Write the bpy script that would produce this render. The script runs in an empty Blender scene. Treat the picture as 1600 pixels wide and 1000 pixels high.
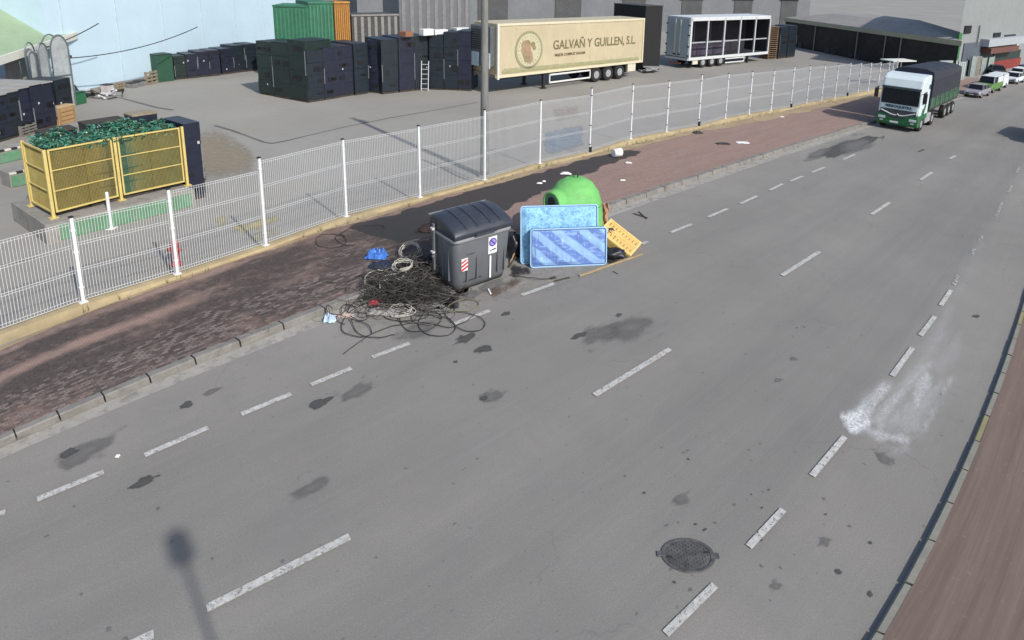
import bpy, bmesh, math, random
from mathutils import Vector, Matrix, noise
random.seed(7)
S = bpy.context.scene
COL = S.collection
R = math.radians

# ------------------------------------------------------------------ camera
CAM_H, CAM_F, CAM_P, CAM_R = 6.5, 1000.8, .21763, .034695
PPX, PPY = 909.74, 178.07
def cam_axes():
    c, s, ct, st = math.cos(CAM_R), math.sin(CAM_R), math.cos(CAM_P), math.sin(CAM_P)
    return Vector((c, st*s, ct*s)), Vector((-s, st*c, ct*c)), Vector((0, ct, -st))
AX, AY, AZ = cam_axes()
cd = bpy.data.cameras.new('camera'); cam = bpy.data.objects.new('camera', cd); COL.objects.link(cam)
cd.sensor_width = 36; cd.sensor_fit = 'HORIZONTAL'; cd.lens = 36*CAM_F/1600
cd.shift_x = -(PPX-800)/1600; cd.shift_y = (PPY-500)/1600
cd.clip_end = 3000; cd.clip_start = .05
m3 = Matrix((AX, AY, -AZ)).transposed()
cam.matrix_world = Matrix.Translation((0, 0, CAM_H)) @ m3.to_4x4()
S.camera = cam

# ------------------------------------------------------------------ light
SUN_EL, SHADOW = R(39), Vector((-.682, .731))
w = bpy.data.worlds.new('World'); S.world = w; w.use_nodes = True
nt = w.node_tree; bg = nt.nodes['Background']; bg.inputs['Strength'].default_value = .15
sky = nt.nodes.new('ShaderNodeTexSky'); sky.sky_type = 'NISHITA'; sky.sun_disc = False
sky.sun_elevation = SUN_EL; sky.sun_rotation = math.atan2(-SHADOW.x, -SHADOW.y)
sky.dust_density = 1.5
nt.links.new(sky.outputs[0], bg.inputs[0])
sd = bpy.data.lights.new('sun', 'SUN'); sd.energy = 3.9; sd.angle = R(.9); sd.color = (1, .96, .9)
sun = bpy.data.objects.new('sun', sd); COL.objects.link(sun)
sv = Vector((-SHADOW.x*math.cos(SUN_EL), -SHADOW.y*math.cos(SUN_EL), math.sin(SUN_EL)))
sun.rotation_euler = sv.to_track_quat('Z', 'Y').to_euler(); sun.location = sv*60
S.view_settings.view_transform = 'Standard'; S.view_settings.look = 'None'
S.view_settings.exposure = 0.0; S.view_settings.gamma = 1

# ------------------------------------------------------------------ image pixels to ground points
def at(px, py, z=0.0):
    X, Y = (px-PPX)/CAM_F, -(py-PPY)/CAM_F
    d = AX*X + AY*Y + AZ
    t = (z-CAM_H)/d.z
    return Vector((d.x*t, d.y*t, z))
def pj(p):
    d = Vector(p) - Vector((0, 0, CAM_H))
    Z = d.dot(AZ)
    return PPX + CAM_F*d.dot(AX)/Z, PPY - CAM_F*d.dot(AY)/Z
def zup(base, ty, z0=0.0):
    """height above ground at which the vertical line over a base point reaches photo row ty"""
    g = at(base[0], base[1], z0); lo, hi = z0, 30.0
    for _ in range(50):
        m = (lo+hi)/2
        if pj((g.x, g.y, m))[1] > ty: lo = m
        else: hi = m
    return lo
# plan of the straight street: s metres along the fence, n metres across from it; bent to match the wide-angle lens curve
TF, TP, TR_, TH, TK = 1244., .440, -.006, 6.39, -.14
def street(s, n, z=0.0):
    lim = min(-2.2, -8+max(0, n-10)/6*5.8)
    if s < lim:      # behind the lens-bent stretch the street simply runs on straight
        q = street(lim, n, z); t = (lim-s)*.5; return Vector((q.x-.72*t, q.y-.69*t, z))
    a = .762
    x = -9.636 + s*math.sin(a) + n*math.cos(a); y = 14.067 + s*math.cos(a) - n*math.sin(a)
    dz = z - TH; ct, st = math.cos(TP), math.sin(TP)
    Z = ct*y - st*dz; Y = st*y + ct*dz; X = x
    c, q = math.cos(TR_), math.sin(TR_); X, Y = c*X + q*Y, -q*X + c*Y
    r = math.hypot(X, Y) + 1e-12; t = math.atan2(r, Z); g = t*(1+TK*t*t)/r
    return at(800+TF*X*g, 500-TF*Y*g, z)  # wide-angle pixel cast back through the pinhole camera, bending the plan

# ------------------------------------------------------------------ helpers
class MB:
    def __init__(s): s.v = []; s.f = []; s.m = []; s.uv = None
    def add(s, vs, fs, mi=0):
        o = len(s.v); s.v += [tuple(v) for v in vs]
        for f in fs: s.f.append(tuple(i+o for i in f)); s.m.append(mi)
    def box(s, c, d, rz=0.0, mi=0, top=None, M=None):
        x, y, z = d[0]/2, d[1]/2, d[2]/2
        tx, ty = top if top else (1, 1)
        vs = [(-x, -y, -z), (x, -y, -z), (x, y, -z), (-x, y, -z), (-x*tx, -y*ty, z), (x*tx, -y*ty, z), (x*tx, y*ty, z), (-x*tx, y*ty, z)]
        cs, sn = math.cos(rz), math.sin(rz)
        vs = [(v[0]*cs-v[1]*sn+c[0], v[0]*sn+v[1]*cs+c[1], v[2]+c[2]) for v in vs]
        if M: vs = [M @ Vector(v) for v in vs]
        s.add(vs, [(3, 2, 1, 0), (4, 5, 6, 7), (0, 1, 5, 4), (1, 2, 6, 5), (2, 3, 7, 6), (3, 0, 4, 7)], mi); return s
    def bar(s, a, b, r, n=6, mi=0, r1=None): return s.tube([a, b], r, n, mi, r1)
    def tube(s, pts, r, n=6, mi=0, r1=None, closed=False):
        pts = [Vector(p) for p in pts]; k = len(pts); r1 = r if r1 is None else r1
        rings = []
        for i, p in enumerate(pts):
            if closed: t = (pts[(i+1) % k]-pts[i-1])
            else: t = pts[min(i+1, k-1)]-pts[max(i-1, 0)]
            t = t.normalized() if t.length > 1e-9 else Vector((0, 0, 1))
            u = t.cross(Vector((0, 0, 1)))
            if u.length < 1e-4: u = t.cross(Vector((1, 0, 0)))
            u.normalize(); w_ = u.cross(t)
            rr = r+(r1-r)*i/max(k-1, 1)
            rings.append([p+u*rr*math.cos(2*math.pi*j/n+.5)+w_*rr*math.sin(2*math.pi*j/n+.5) for j in range(n)])
        return s.loft(rings, mi, cap=not closed, loop=closed)
    def loft(s, rings, mi=0, cap=True, loop=False):
        n = len(rings[0]); o = len(s.v)
        for r in rings: s.v += [tuple(v) for v in r]
        k = len(rings)
        for i in range(k if loop else k-1):
            for j in range(n):
                a, b = o+i*n+j, o+i*n+(j+1) % n
                c, d = o+((i+1) % k)*n+(j+1) % n, o+((i+1) % k)*n+j
                s.f.append((a, b, c, d)); s.m.append(mi)
        if cap and not loop:
            s.f.append(tuple(o+j for j in range(n))[::-1]); s.m.append(mi)
            s.f.append(tuple(o+(k-1)*n+j for j in range(n))); s.m.append(mi)
        return s
    def prism(s, poly, z0, z1, mi=0):
        return s.loft([[(p[0], p[1], z0) for p in poly], [(p[0], p[1], z1) for p in poly]], mi)
    def slab(s, poly, ax, th, mi=0):
        """extrude a 3D outline along ax by th"""
        a = Vector(ax)*th
        return s.loft([[Vector(p) for p in poly], [Vector(p)+a for p in poly]], mi)
    def lathe(s, prof, n=24, c=(0, 0, 0), mi=0):
        return s.loft([[(c[0]+r*math.cos(2*math.pi*j/n), c[1]+r*math.sin(2*math.pi*j/n), c[2]+z) for j in range(n)] for r, z in prof], mi)
    def wheel(s, c, ax, r, wd, n=18, mi=0):
        c = Vector(c); ax = Vector(ax).normalized(); u = ax.cross(Vector((0, 0, 1))).normalized(); v = u.cross(ax)
        pr = [(.55*r, -wd/2), (.93*r, -wd/2), (r, -wd*.32), (r, wd*.32), (.93*r, wd/2), (.55*r, wd/2)]
        return s.loft([[c+ax*h+(u*math.cos(2*math.pi*j/n)+v*math.sin(2*math.pi*j/n))*rr for j in range(n)] for rr, h in pr], mi)
    def disc(s, c, ax, r, th, n=18, mi=0, r2=None):
        c = Vector(c); ax = Vector(ax).normalized()
        u = ax.cross(Vector((0, 0, 1))).normalized() if abs(ax.z) < .99 else Vector((1, 0, 0)); v = u.cross(ax)
        r2 = r if r2 is None else r2
        return s.loft([[c+ax*h+(u*math.cos(2*math.pi*j/n)+v*math.sin(2*math.pi*j/n))*rr for j in range(n)] for rr, h in ((r, -th/2), (r2, th/2))], mi)
    def build(s, name, mats, parent=None, origin=(0, 0, 0), smooth=False, bevel=0, seg=2, sub=0):
        me = bpy.data.meshes.new(name); o_ = Vector(origin)
        me.from_pydata([tuple(Vector(v)-o_) for v in s.v], [], s.f)
        if not isinstance(mats, (list, tuple)): mats = [mats]
        for m in mats: me.materials.append(m)
        me.polygons.foreach_set('material_index', s.m)
        bm = bmesh.new(); bm.from_mesh(me); bmesh.ops.recalc_face_normals(bm, faces=bm.faces); bm.to_mesh(me); bm.free()
        if smooth: me.polygons.foreach_set('use_smooth', [True]*len(me.polygons))
        ob = bpy.data.objects.new(name, me); COL.objects.link(ob)
        if parent: ob.parent = parent
        else: ob.location = o_
        if bevel:
            b = ob.modifiers.new('bevel', 'BEVEL'); b.width = bevel; b.segments = seg; b.limit_method = 'ANGLE'; b.angle_limit = R(40)
        if sub:
            b = ob.modifiers.new('sub', 'SUBSURF'); b.levels = sub; b.render_levels = sub
        return ob
def tag(o, label, cat, group=None, kind=None):
    if label: o['label'] = label
    if cat: o['category'] = cat
    if group: o['group'] = group
    if kind: o['kind'] = kind
    return o
def thing(name, label, cat, loc, rz=0.0, group=None, scale=1.0):
    o = bpy.data.objects.new(name, None); COL.objects.link(o); o.empty_display_size = .2
    o.location = loc; o.rotation_euler = (0, 0, rz); o.scale = (scale,)*3 if not isinstance(scale, tuple) else scale
    return tag(o, label, cat, group)
def dup(root, loc, rz=None, label=None):
    r = root.copy(); COL.objects.link(r); r.location = loc
    if rz is not None: r.rotation_euler = (0, 0, rz)
    if label: r['label'] = label
    for ch in list(root.children):
        c = ch.copy(); COL.objects.link(c); c.parent = r
        for g in ch.children:
            d = g.copy(); COL.objects.link(d); d.parent = c
    return r
def struct(o): o['kind'] = 'structure'; return o
def lin(*c): return tuple(((v/255+.055)/1.055)**2.4 if v > 10 else v/255/12.92 for v in c)
def text_mesh(name, txt, size, mat, parent=None, M=Matrix.Identity(4), sx=1.0, font_bold=0.0, depth=.002):
    cu = bpy.data.curves.new(name, 'FONT'); cu.body = txt; cu.size = size; cu.extrude = depth; cu.offset = font_bold
    cu.align_x = 'LEFT'; cu.resolution_u = 3
    t = bpy.data.objects.new(name, cu); COL.objects.link(t)
    dg = bpy.context.evaluated_depsgraph_get(); me = bpy.data.meshes.new_from_object(t.evaluated_get(dg)); COL.objects.unlink(t)
    bpy.data.objects.remove(t)
    me.transform(Matrix.Diagonal((sx, 1, 1, 1))); me.transform(M); me.materials.clear(); me.materials.append(mat)
    o = bpy.data.objects.new(name, me); COL.objects.link(o)
    if parent: o.parent = parent
    return o

# ------------------------------------------------------------------ materials
class N:
    """tiny node-tree writer"""
    def __init__(s, name):
        s.m = bpy.data.materials.new(name); s.m.use_nodes = True; s.t = s.m.node_tree
        s.b = s.t.nodes['Principled BSDF']; s.out = s.t.nodes['Material Output']
    def n(s, ty, **k):
        nd = s.t.nodes.new(ty)
        for a, b in k.items(): setattr(nd, a, b)
        return nd
    def l(s, a, b): s.t.links.new(a, b); return s
    def val(s, sock, v):
        if hasattr(v, 'is_output') or hasattr(v, 'links'): s.l(v, sock)
        else: sock.default_value = v
    def noise(s, vec, sc, det=4, rough=.6, dist=0):
        n_ = s.n('ShaderNodeTexNoise'); n_.inputs['Scale'].default_value = sc; n_.inputs['Detail'].default_value = det
        n_.inputs['Roughness'].default_value = rough; n_.inputs['Distortion'].default_value = dist
        if vec is not None: s.l(vec, n_.inputs['Vector'])
        return n_.outputs['Fac']
    def ramp(s, f, *st, interp='LINEAR'):
        r = s.n('ShaderNodeValToRGB'); r.color_ramp.interpolation = interp; e = r.color_ramp.elements
        while len(e) < len(st): e.new(.5)
        for i, (p, c) in enumerate(st):
            e[i].position = p; e[i].color = (c, c, c, 1) if isinstance(c, (int, float)) else (*c[:3], 1)
        s.l(f, r.inputs[0]); return r.outputs[0]
    def mix(s, f, a, b, ty='MIX'):
        m_ = s.n('ShaderNodeMix', data_type='RGBA', blend_type=ty)
        s.val(m_.inputs[0], f)
        for i, c in ((6, a), (7, b)):
            if isinstance(c, (tuple, list)): m_.inputs[i].default_value = (*c[:3], 1)
            elif isinstance(c, (int, float)): m_.inputs[i].default_value = (c, c, c, 1)
            else: s.l(c, m_.inputs[i])
        return m_.outputs[2]
    def math(s, op, a, b=0.0):
        m_ = s.n('ShaderNodeMath', operation=op); s.val(m_.inputs[0], a); s.val(m_.inputs[1], b); return m_.outputs[0]
    def mapping(s, vec, sc=(1, 1, 1), rot=(0, 0, 0)):
        m_ = s.n('ShaderNodeMapping'); m_.inputs['Scale'].default_value = sc; m_.inputs['Rotation'].default_value = rot
        s.l(vec, m_.inputs['Vector']); return m_.outputs[0]
    def obj(s): return s.n('ShaderNodeTexCoord').outputs['Object']
    def uv(s): return s.n('ShaderNodeTexCoord').outputs['UV']
    def pos(s): return s.n('ShaderNodeNewGeometry').outputs['Position']
    def attr(s, name): a = s.n('ShaderNodeAttribute'); a.attribute_name = name; return a
    def base(s, c): s.val(s.b.inputs['Base Color'], (*c[:3], 1) if isinstance(c, (tuple, list)) else c); return s
    def rough(s, v): s.val(s.b.inputs['Roughness'], v); return s
    def bump(s, h, st=.3, d=.02):
        b = s.n('ShaderNodeBump'); b.inputs['Strength'].default_value = st; b.inputs['Distance'].default_value = d
        s.l(h, b.inputs['Height']); s.l(b.outputs[0], s.b.inputs['Normal']); return s
    def alpha(s, a):
        tr = s.n('ShaderNodeBsdfTransparent'); mx = s.n('ShaderNodeMixShader')
        s.val(mx.inputs[0], a); s.l(tr.outputs[0], mx.inputs[1]); s.l(s.b.outputs[0], mx.inputs[2]); s.l(mx.outputs[0], s.out.inputs[0]); return s
_mc = {}
def M(name, c, rough=.65, var=.18, sc=4.0, metal=0.0, bump=0.0, dirt=None, dirt_amt=.35, stretch=(1, 1, 1)):
    """painted / plastic / metal / stone surface with uneven tone and grime patches"""
    if name in _mc: return _mc[name]
    k = N(name); p = k.mapping(k.obj(), stretch)
    f = k.noise(p, sc, 5, .65); g = k.noise(p, sc*5.3, 3, .6)
    lo = tuple(v*(1-var) for v in c); hi = tuple(min(1, v*(1+var)) for v in c)
    col = k.mix(k.ramp(f, (.3, 0.), (.7, 1.)), lo, hi)
    col = k.mix(k.ramp(g, (.45, 0.), (.75, .5)), col, tuple(v*(1-var*1.2) for v in c))
    if dirt:
        d = k.noise(p, sc*1.7, 6, .7, .4); col = k.mix(k.ramp(d, (.5, 0.), (.72, dirt_amt)), col, dirt)
    k.base(col); k.rough(k.ramp(g, (.2, max(.05, rough-.12)), (.8, min(1, rough+.12))))
    k.b.inputs['Metallic'].default_value = metal
    if bump: k.bump(k.noise(p, sc*8, 4), bump, .01)
    _mc[name] = k.m; return k.m

# ================================================================== SETTING
def grid_mesh(name, us, vs, fn, mat, uvfn=None, attrs=None, smooth=True, skip=None):
    """sheet over a u,v lattice; fn(u,v) -> point; attrs: {name: fn(u,v)}"""
    nu, nv = len(us), len(vs)
    me = bpy.data.meshes.new(name)
    P = [tuple(fn(u, v)) for u in us for v in vs]
    F = [(i*nv+j, (i+1)*nv+j, (i+1)*nv+j+1, i*nv+j+1) for i in range(nu-1) for j in range(nv-1)]
    if skip: F = [f for f in F if not skip([P[k] for k in f])]
    me.from_pydata(P, [], F); me.materials.append(mat)
    uvl = me.uv_layers.new(name='UVMap'); uvs = [(u, v) for u in us for v in vs]
    for lp in me.loops: uvl.data[lp.index].uv = uvs[lp.vertex_index]
    for an, af in (attrs or {}).items():
        a = me.attributes.new(an, 'FLOAT', 'POINT')
        a.data.foreach_set('value', [af(u, v) for u in us for v in vs])
    bm = bmesh.new(); bm.from_mesh(me); bmesh.ops.recalc_face_normals(bm, faces=bm.faces)
    if sum(f.normal.z*f.calc_area() for f in bm.faces) < 0: bmesh.ops.reverse_faces(bm, faces=bm.faces)
    bm.to_mesh(me); bm.free()
    if smooth: me.polygons.foreach_set('use_smooth', [True]*len(me.polygons))
    o = bpy.data.objects.new(name, me); COL.objects.link(o); return o
def frange(a, b, d):
    n_ = max(1, int(round((b-a)/d))); return [a+(b-a)*i/n_ for i in range(n_+1)]
def svals(s0=-9.0, s1=420.0, d0=.5, near=30):
    o = [s0]
    while o[-1] < s1: o.append(o[-1] + (d0 if o[-1] < near else d0*(1+(o[-1]-near)/8)))
    return o
def fbm(x, y, z=0.0, o=4): return noise.fractal(Vector((x, y, z)), 1.0, 2.0, o)
def sstep(a, b, x):
    if a == b: return float(x > a)
    t = min(1, max(0, (x-a)/(b-a))); return t*t*(3-2*t)

# --- ground
k = N('dry_ground'); p = k.pos()
k.base(k.mix(k.ramp(k.noise(p, .25, 6), (.35, 0.), (.7, 1.)), (.17, .155, .135), (.24, .22, .19))).rough(.9)
g = MB(); g.add([(-700, -700, -.06), (900, -700, -.06), (900, 900, -.06), (-700, 900, -.06)], [(0, 1, 2, 3)])
struct(g.build('ground', k.m))

# --- road
k = N('worn_asphalt'); p = k.pos(); uv = k.uv()
sep = k.n('ShaderNodeSeparateXYZ'); k.l(uv, sep.inputs[0]); n_ = sep.outputs[1]
along = k.mapping(uv, (.12, 2.2, 1))
big = k.noise(p, .22, 5, .6, .3); mid = k.noise(p, 1.3, 6, .7); fine = k.noise(p, 55, 3, .7); tr = k.noise(along, 1.0, 5, .65)
base = k.mix(k.ramp(big, (.32, 0.), (.68, 1.)), (.226, .211, .190), (.272, .255, .231))
lane = k.ramp(k.math('DIVIDE', n_, 20.0), (.22, 1.0), (.30, .92), (.37, .62), (.42, .75), (.47, .60), (.52, .86), (.58, .50), (.63, .62), (.68, .46), (.715, .92), (.78, .85))
base = k.mix(k.math('MULTIPLY', k.math('SUBTRACT', 1.0, lane), k.ramp(tr, (.2, .45), (.7, 1.))), base, (.122, .119, .114))
base = k.mix(k.ramp(mid, (.5, 0.), (.75, .3)), base, (.19, .187, .18))
base = k.mix(k.ramp(tr, (.62, 0.), (.8, .28)), base, (.33, .32, .305))
base = k.mix(k.ramp(fine, (.35, .35), (.5, 0.), interp='LINEAR'), base, (.13, .13, .128))
base = k.mix(k.ramp(fine, (.55, 0.), (.72, .4)), base, (.38, .37, .35))
spk = k.noise(p, 9, 2, .5); base = k.mix(k.ramp(spk, (.70, 0.), (.76, .55)), base, (.05, .05, .05))
blot = k.noise(p, .55, 7, .72, .6); base = k.mix(k.ramp(blot, (.46, 0.), (.72, .34)), base, (.155, .152, .146))
base = k.mix(k.ramp(k.noise(k.mapping(uv, (.5, 7, 1)), 1.0, 6, .75), (.5, 0.), (.8, .22)), base, (.30, .29, .275))
wp = k.n('ShaderNodeVectorMath', operation='ADD'); nz = k.n('ShaderNodeTexNoise'); nz.inputs['Scale'].default_value = 1.4; nz.inputs['Detail'].default_value = 5; k.l(p, nz.inputs['Vector']); k.l(p, wp.inputs[0]); k.l(nz.outputs['Color'], wp.inputs[1])
vc = k.n('ShaderNodeTexVoronoi', feature='DISTANCE_TO_EDGE'); vc.inputs['Scale'].default_value = .32; k.l(wp.outputs[0], vc.inputs['Vector'])
crk = k.math('MULTIPLY', k.ramp(vc.outputs['Distance'], (.0, .3), (.006, 0.)), k.ramp(k.noise(p, .3, 3), (.5, 0.), (.6, 1.)))
base = k.mix(crk, base, (.08, .078, .075))
k.base(base); k.rough(.86); k.bump(fine, .25, .006)
ss = svals(-34, 420, .4)
nn_ = frange(4.40, 16.1, .3)
road = grid_mesh('road', [s for s in ss], nn_, lambda s, n: street(s, n), k.m)
struct(road); ROAD_MAT = k.m
# --- gutter strip, kerbs
k = N('gutter_concrete'); p = k.pos()
c = k.mix(k.ramp(k.noise(p, 2.0, 6, .7), (.35, 0.), (.7, 1.)), (.30, .285, .255), (.40, .38, .345))
c = k.mix(k.ramp(k.noise(p, 14, 4, .7), (.60, 0.), (.78, .5)), c, (.16, .15, .135)); k.base(c).rough(.85)
k.alpha(k.ramp(k.noise(p, 5, 5, .7), (.28, .45), (.5, .95)))
struct(grid_mesh('gutter', svals(-34, 200, .4), frange(4.45, 4.80, .12), lambda s, n: street(s, n, .004), k.m))
def kerb(name, n0, n1, s0, s1, mat, mat2=None, hk=.13):
    b = MB(); s = s0; i = 0; L = 1.0
    while s < s1:
        L = 1.0 if s < 30 else 1.0+(s-30)*.06
        j = random.uniform(-.006, .006); e = .018
        # each stone: lofted block with a rounded road-side arris
        rings = []
        for q in (s+e, s+L-e):
            sg = 1 if n1 > n0 else -1
            prof = [(n0, -.02), (n0, hk+j), (n1-sg*.035, hk+j), (n1-sg*.008, hk-.015+j), (n1+sg*.01, -.02)]
            rings.append([street(q, a, z) for a, z in prof])
        b.loft(rings, 0 if not mat2 or random.random() > .22 else 1); s += L; i += 1
    return struct(b.build(name, [mat, mat2] if mat2 else mat))
kerb_m = M('kerb_concrete', (.215, .203, .185), .85, .22, 2.2, bump=.3, dirt=(.09, .08, .07), dirt_amt=.7)
kerb('kerb', 4.22, 4.42, -34, 110, kerb_m)
kerb_y = M('kerb_yellowed', (.25, .225, .12), .85, .15, 3, dirt=(.2, .19, .16))
kerb_r = M('kerb_pale', (.225, .22, .185), .85, .15, 3, dirt=(.18, .17, .15), dirt_amt=.6)
kerb('far_kerb', 16.25, 16.1, -34, 110, kerb_r, kerb_y, .07)
jb = MB()
for (n0, n1, s0, zj) in ((4.23, 4.40, -34, .095), (16.12, 16.24, -34, .045)):
    q = svals(s0, 110, .8)
    for i in range(len(q)-1):
        jb.add([street(q[i], n0, zj), street(q[i+1], n0, zj), street(q[i+1], n1, zj), street(q[i], n1, zj)], [(0, 1, 2, 3)])
struct(jb.build('kerb_joint_bed', M('joint_dirt', (.03, .027, .024), .95)))

# --- near pavement: red clay pavers, dark with soot and oil along the bins
def pave_dirt(s, n):
    ws = s + .5*fbm(s*.8, n*1.2, 3)
    e = .28*fbm(s*1.1, n*1.1, 1.5) + .12*fbm(s*4, n*4, 7.5)
    st = fbm(s*.25, n*2.2, 11)*.55 + fbm(s*.9, n*5.0, 4)*.35 + .3*fbm(s*3, n*3, 2)
    d = 0.0
    if s < 11.5:
        d = .98 + .30*st
        d -= 1.0*sstep(.42, .0, abs(n-1.82-.08*fbm(s*.5, 2, 1)))*sstep(3.4, 1.6, s)*(.75+.5*st)     # lighter swept band
        d -= .5*sstep(.95, .45, n+.2*st)                                                            # dusty strip by the wall
        d -= .16*sstep(3.1, 4.1, n+.25*st)*(.6+.6*st)*sstep(9, 5, s)
        d -= .22*sstep(.05, .5, fbm(s*.55+9, n*.8, 5))
        d *= sstep(11.5, 8.5, s+.6*st)
    # crisp wet spill reaching past the bottle bank
    lo = .55; hi = 2.75 - .16*(s-10) if s > 10 else 2.75
    x = min(n-lo, hi-n, s-7.2, 19.6-s) + e*.7
    sp = sstep(-.02, .12, x)
    return max(0, min(1, d)), sp
cache = {}
def pd(s, n, i):
    q = (s, n)
    if q not in cache: cache[q] = pave_dirt(s, n)
    return cache[q][i]
k = N('clay_pavers'); p = k.pos(); uv = k.uv()
bk = k.n('ShaderNodeTexBrick'); k.l(k.mapping(uv, (1, 1, 1)), bk.inputs['Vector'])
bk.inputs['Scale'].default_value = 1.0; bk.inputs['Brick Width'].default_value = .16; bk.inputs['Row Height'].default_value = .08
bk.inputs['Mortar Size'].default_value = .009; bk.inputs['Mortar Smooth'].default_value = .4; bk.inputs['Bias'].default_value = -.1
bk.inputs['Color1'].default_value = (.292, .182, .143, 1); bk.inputs['Color2'].default_value = (.345, .225, .182, 1); bk.inputs['Mortar'].default_value = (.175, .135, .118, 1)
c = k.mix(k.ramp(k.noise(p, .7, 6, .65), (.35, 0.), (.7, .45)), bk.outputs['Color'], (.24, .19, .17))
c = k.mix(k.ramp(k.noise(k.mapping(uv, (.35, 2.4, 1)), 1.0, 5, .7), (.45, 0.), (.72, .4)), c, (.16, .105, .09))
spk = k.noise(p, 18, 4, .75)
dn = k.ramp(k.math('ADD', k.attr('dirt').outputs['Fac'], k.math('MULTIPLY', k.math('SUBTRACT', k.noise(p, 6, 6, .75), .5), 1.0)), (.22, 0.), (.95, .95))
mort = k.ramp(bk.outputs['Fac'], (0., 1.), (1., .72))
dust = k.mix(k.ramp(bk.outputs['Fac'], (.1, 0.), (.8, 1.)), (.032, .027, .025), (.058, .050, .046))
sc_ = k.n('ShaderNodeSeparateColor'); k.l(bk.outputs['Color'], sc_.inputs[0])
fl = k.math('MULTIPLY', k.ramp(sc_.outputs[0], (.302, 0.), (.335, 1.)), k.ramp(k.math('ADD', k.noise(k.mapping(uv, (.6, 2.2, 1)), .9, 5, .7), k.math('MULTIPLY', k.attr('fleck').outputs['Fac'], .22)), (.50, 0.), (.66, 1.)))
fl = k.math('MULTIPLY', fl, k.ramp(bk.outputs['Fac'], (.1, 1.), (.5, 0.)))
dust = k.mix(k.math('MULTIPLY', fl, .9), dust, (.20, .172, .155))
c = k.mix(k.math('MULTIPLY', dn, k.ramp(spk, (.3, .75), (.6, 1.))), c, dust)
sp = k.ramp(k.math('ADD', k.attr('spill').outputs['Fac'], k.math('MULTIPLY', k.math('SUBTRACT', spk, .5), .9)), (.42, 0.), (.62, 1.))
c = k.mix(k.math('MULTIPLY', sp, .93), c, (.030, .028, .027))
k.base(c); k.rough(k.mix(k.math('MULTIPLY', sp, .6), .88, .62)); k.bump(bk.outputs['Fac'], -.35, .012)
sv_ = frange(-9, 21, .085)
sv0 = frange(-34, -9.4, .6)
sv2 = [21+.6*i*(1+i*.05) for i in range(1, 60)]
struct(grid_mesh('pavement', sv0+sv_+sv2, frange(.30, 4.225, .085), lambda s, n: street(s, n, .13), k.m,
                 attrs={'dirt': lambda s, n: pd(s, n, 0), 'spill': lambda s, n: pd(s, n, 1), 'fleck': lambda s, n: sstep(2.5, 3.2, n+.3*fbm(s*.4, n, 2))*sstep(7.5, 5.5, s)}))
# --- far pavement on our side of the street
k2 = N('far_pavers'); p = k2.pos(); uv = k2.uv()
c = k2.mix(k2.ramp(k2.noise(k2.mapping(uv, (.16, 4.2, 1)), 1.0, 6, .75), (.3, 0.), (.7, 1.)), (.125, .088, .072), (.20, .147, .122))
bk = k2.n('ShaderNodeTexBrick'); k2.l(k2.mapping(uv, (1, 1, 1)), bk.inputs['Vector']); bk.inputs['Scale'].default_value = 1.0
bk.inputs['Brick Width'].default_value = .9; bk.inputs['Row Height'].default_value = .16; bk.inputs['Mortar Size'].default_value = .01
bk.inputs['Color1'].default_value = (1, 1, 1, 1); bk.inputs['Color2'].default_value = (.86, .86, .86, 1); bk.inputs['Mortar'].default_value = (.72, .68, .66, 1)
c = k2.mix(.28, c, bk.outputs['Color'], 'MULTIPLY')
c = k2.mix(k2.ramp(k2.noise(p, 9, 5, .75), (.62, 0.), (.74, .5)), c, (.30, .27, .24))
k2.base(c).rough(.88); k2.bump(bk.outputs['Fac'], -.2, .006)
fs = svals(-34, 110, .4)
struct(grid_mesh('far_pavement', fs, frange(16.248, 22.5, .4), lambda s, n: street(s, n, .07), k2.m))
# --- yard slab behind the fence
k = N('yard_concrete'); p = k.pos()
c = k.mix(k.ramp(k.noise(p, .12, 6, .6, .4), (.32, 0.), (.7, 1.)), (.248, .236, .212), (.312, .298, .27))
c = k.mix(k.ramp(k.noise(p, .35, 5, .65, .8), (.56, 0.), (.74, .55)), c, (.30, .262, .205))
c = k.mix(k.ramp(k.noise(p, 2.4, 6, .75), (.55, 0.), (.78, .4)), c, (.15, .146, .14))
c = k.mix(k.ramp(k.noise(p, 22, 4, .7), (.58, 0.), (.74, .3)), c, (.12, .12, .115))
k.base(c).rough(.9)
YZ = .02
yl = [street(s, -.02, YZ) for s in svals(-34, 420, 1.0)]
yb = MB(); far = [(200, 190, YZ), (160, 320, YZ), (-260, 300, YZ), (-160, -80, YZ)]
yb.add([tuple(v) for v in yl]+far, [tuple(range(len(yl)+len(far)))])
struct(yb.build('yard', k.m))
# expansion joints and cracks in the slab, plus a painted lamp post shadow
cb = MB()
def strip(b, pts, w, z):
    pts = [at(x, y, z) for x, y in pts]
    L, Rr = [], []
    for i, q in enumerate(pts):
        t = (pts[min(i+1, len(pts)-1)]-pts[max(i-1, 0)]).normalized(); nrm = Vector((-t.y, t.x, 0))
        ww = w*random.uniform(.6, 1.3); L.append(q+nrm*ww/2); Rr.append(q-nrm*ww/2)
    for i in range(len(pts)-1): b.add([L[i], L[i+1], Rr[i+1], Rr[i]], [(0, 1, 2, 3)])
strip(cb, [(335, 196), (360, 203), (388, 213), (412, 222), (425, 224), (447, 220), (480, 212), (540, 198), (610, 184), (680, 172), (745, 160)], .12, YZ+.004)
strip(cb, [(185, 152), (215, 160), (245, 168), (270, 172)], .14, YZ+.004)
strip(cb, [(660, 249), (690, 262), (712, 274), (735, 283)], .10, YZ+.004)  # lamp post's cast shadow, painted as a dark strip
strip(cb, [(0, 415), (60, 402), (120, 385)], .05, YZ+.004)
struct(cb.build('slab_crack_and_shadow', M('crack_and_shadow_dark', (.12, .115, .11), .95, .3, 2)))

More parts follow.
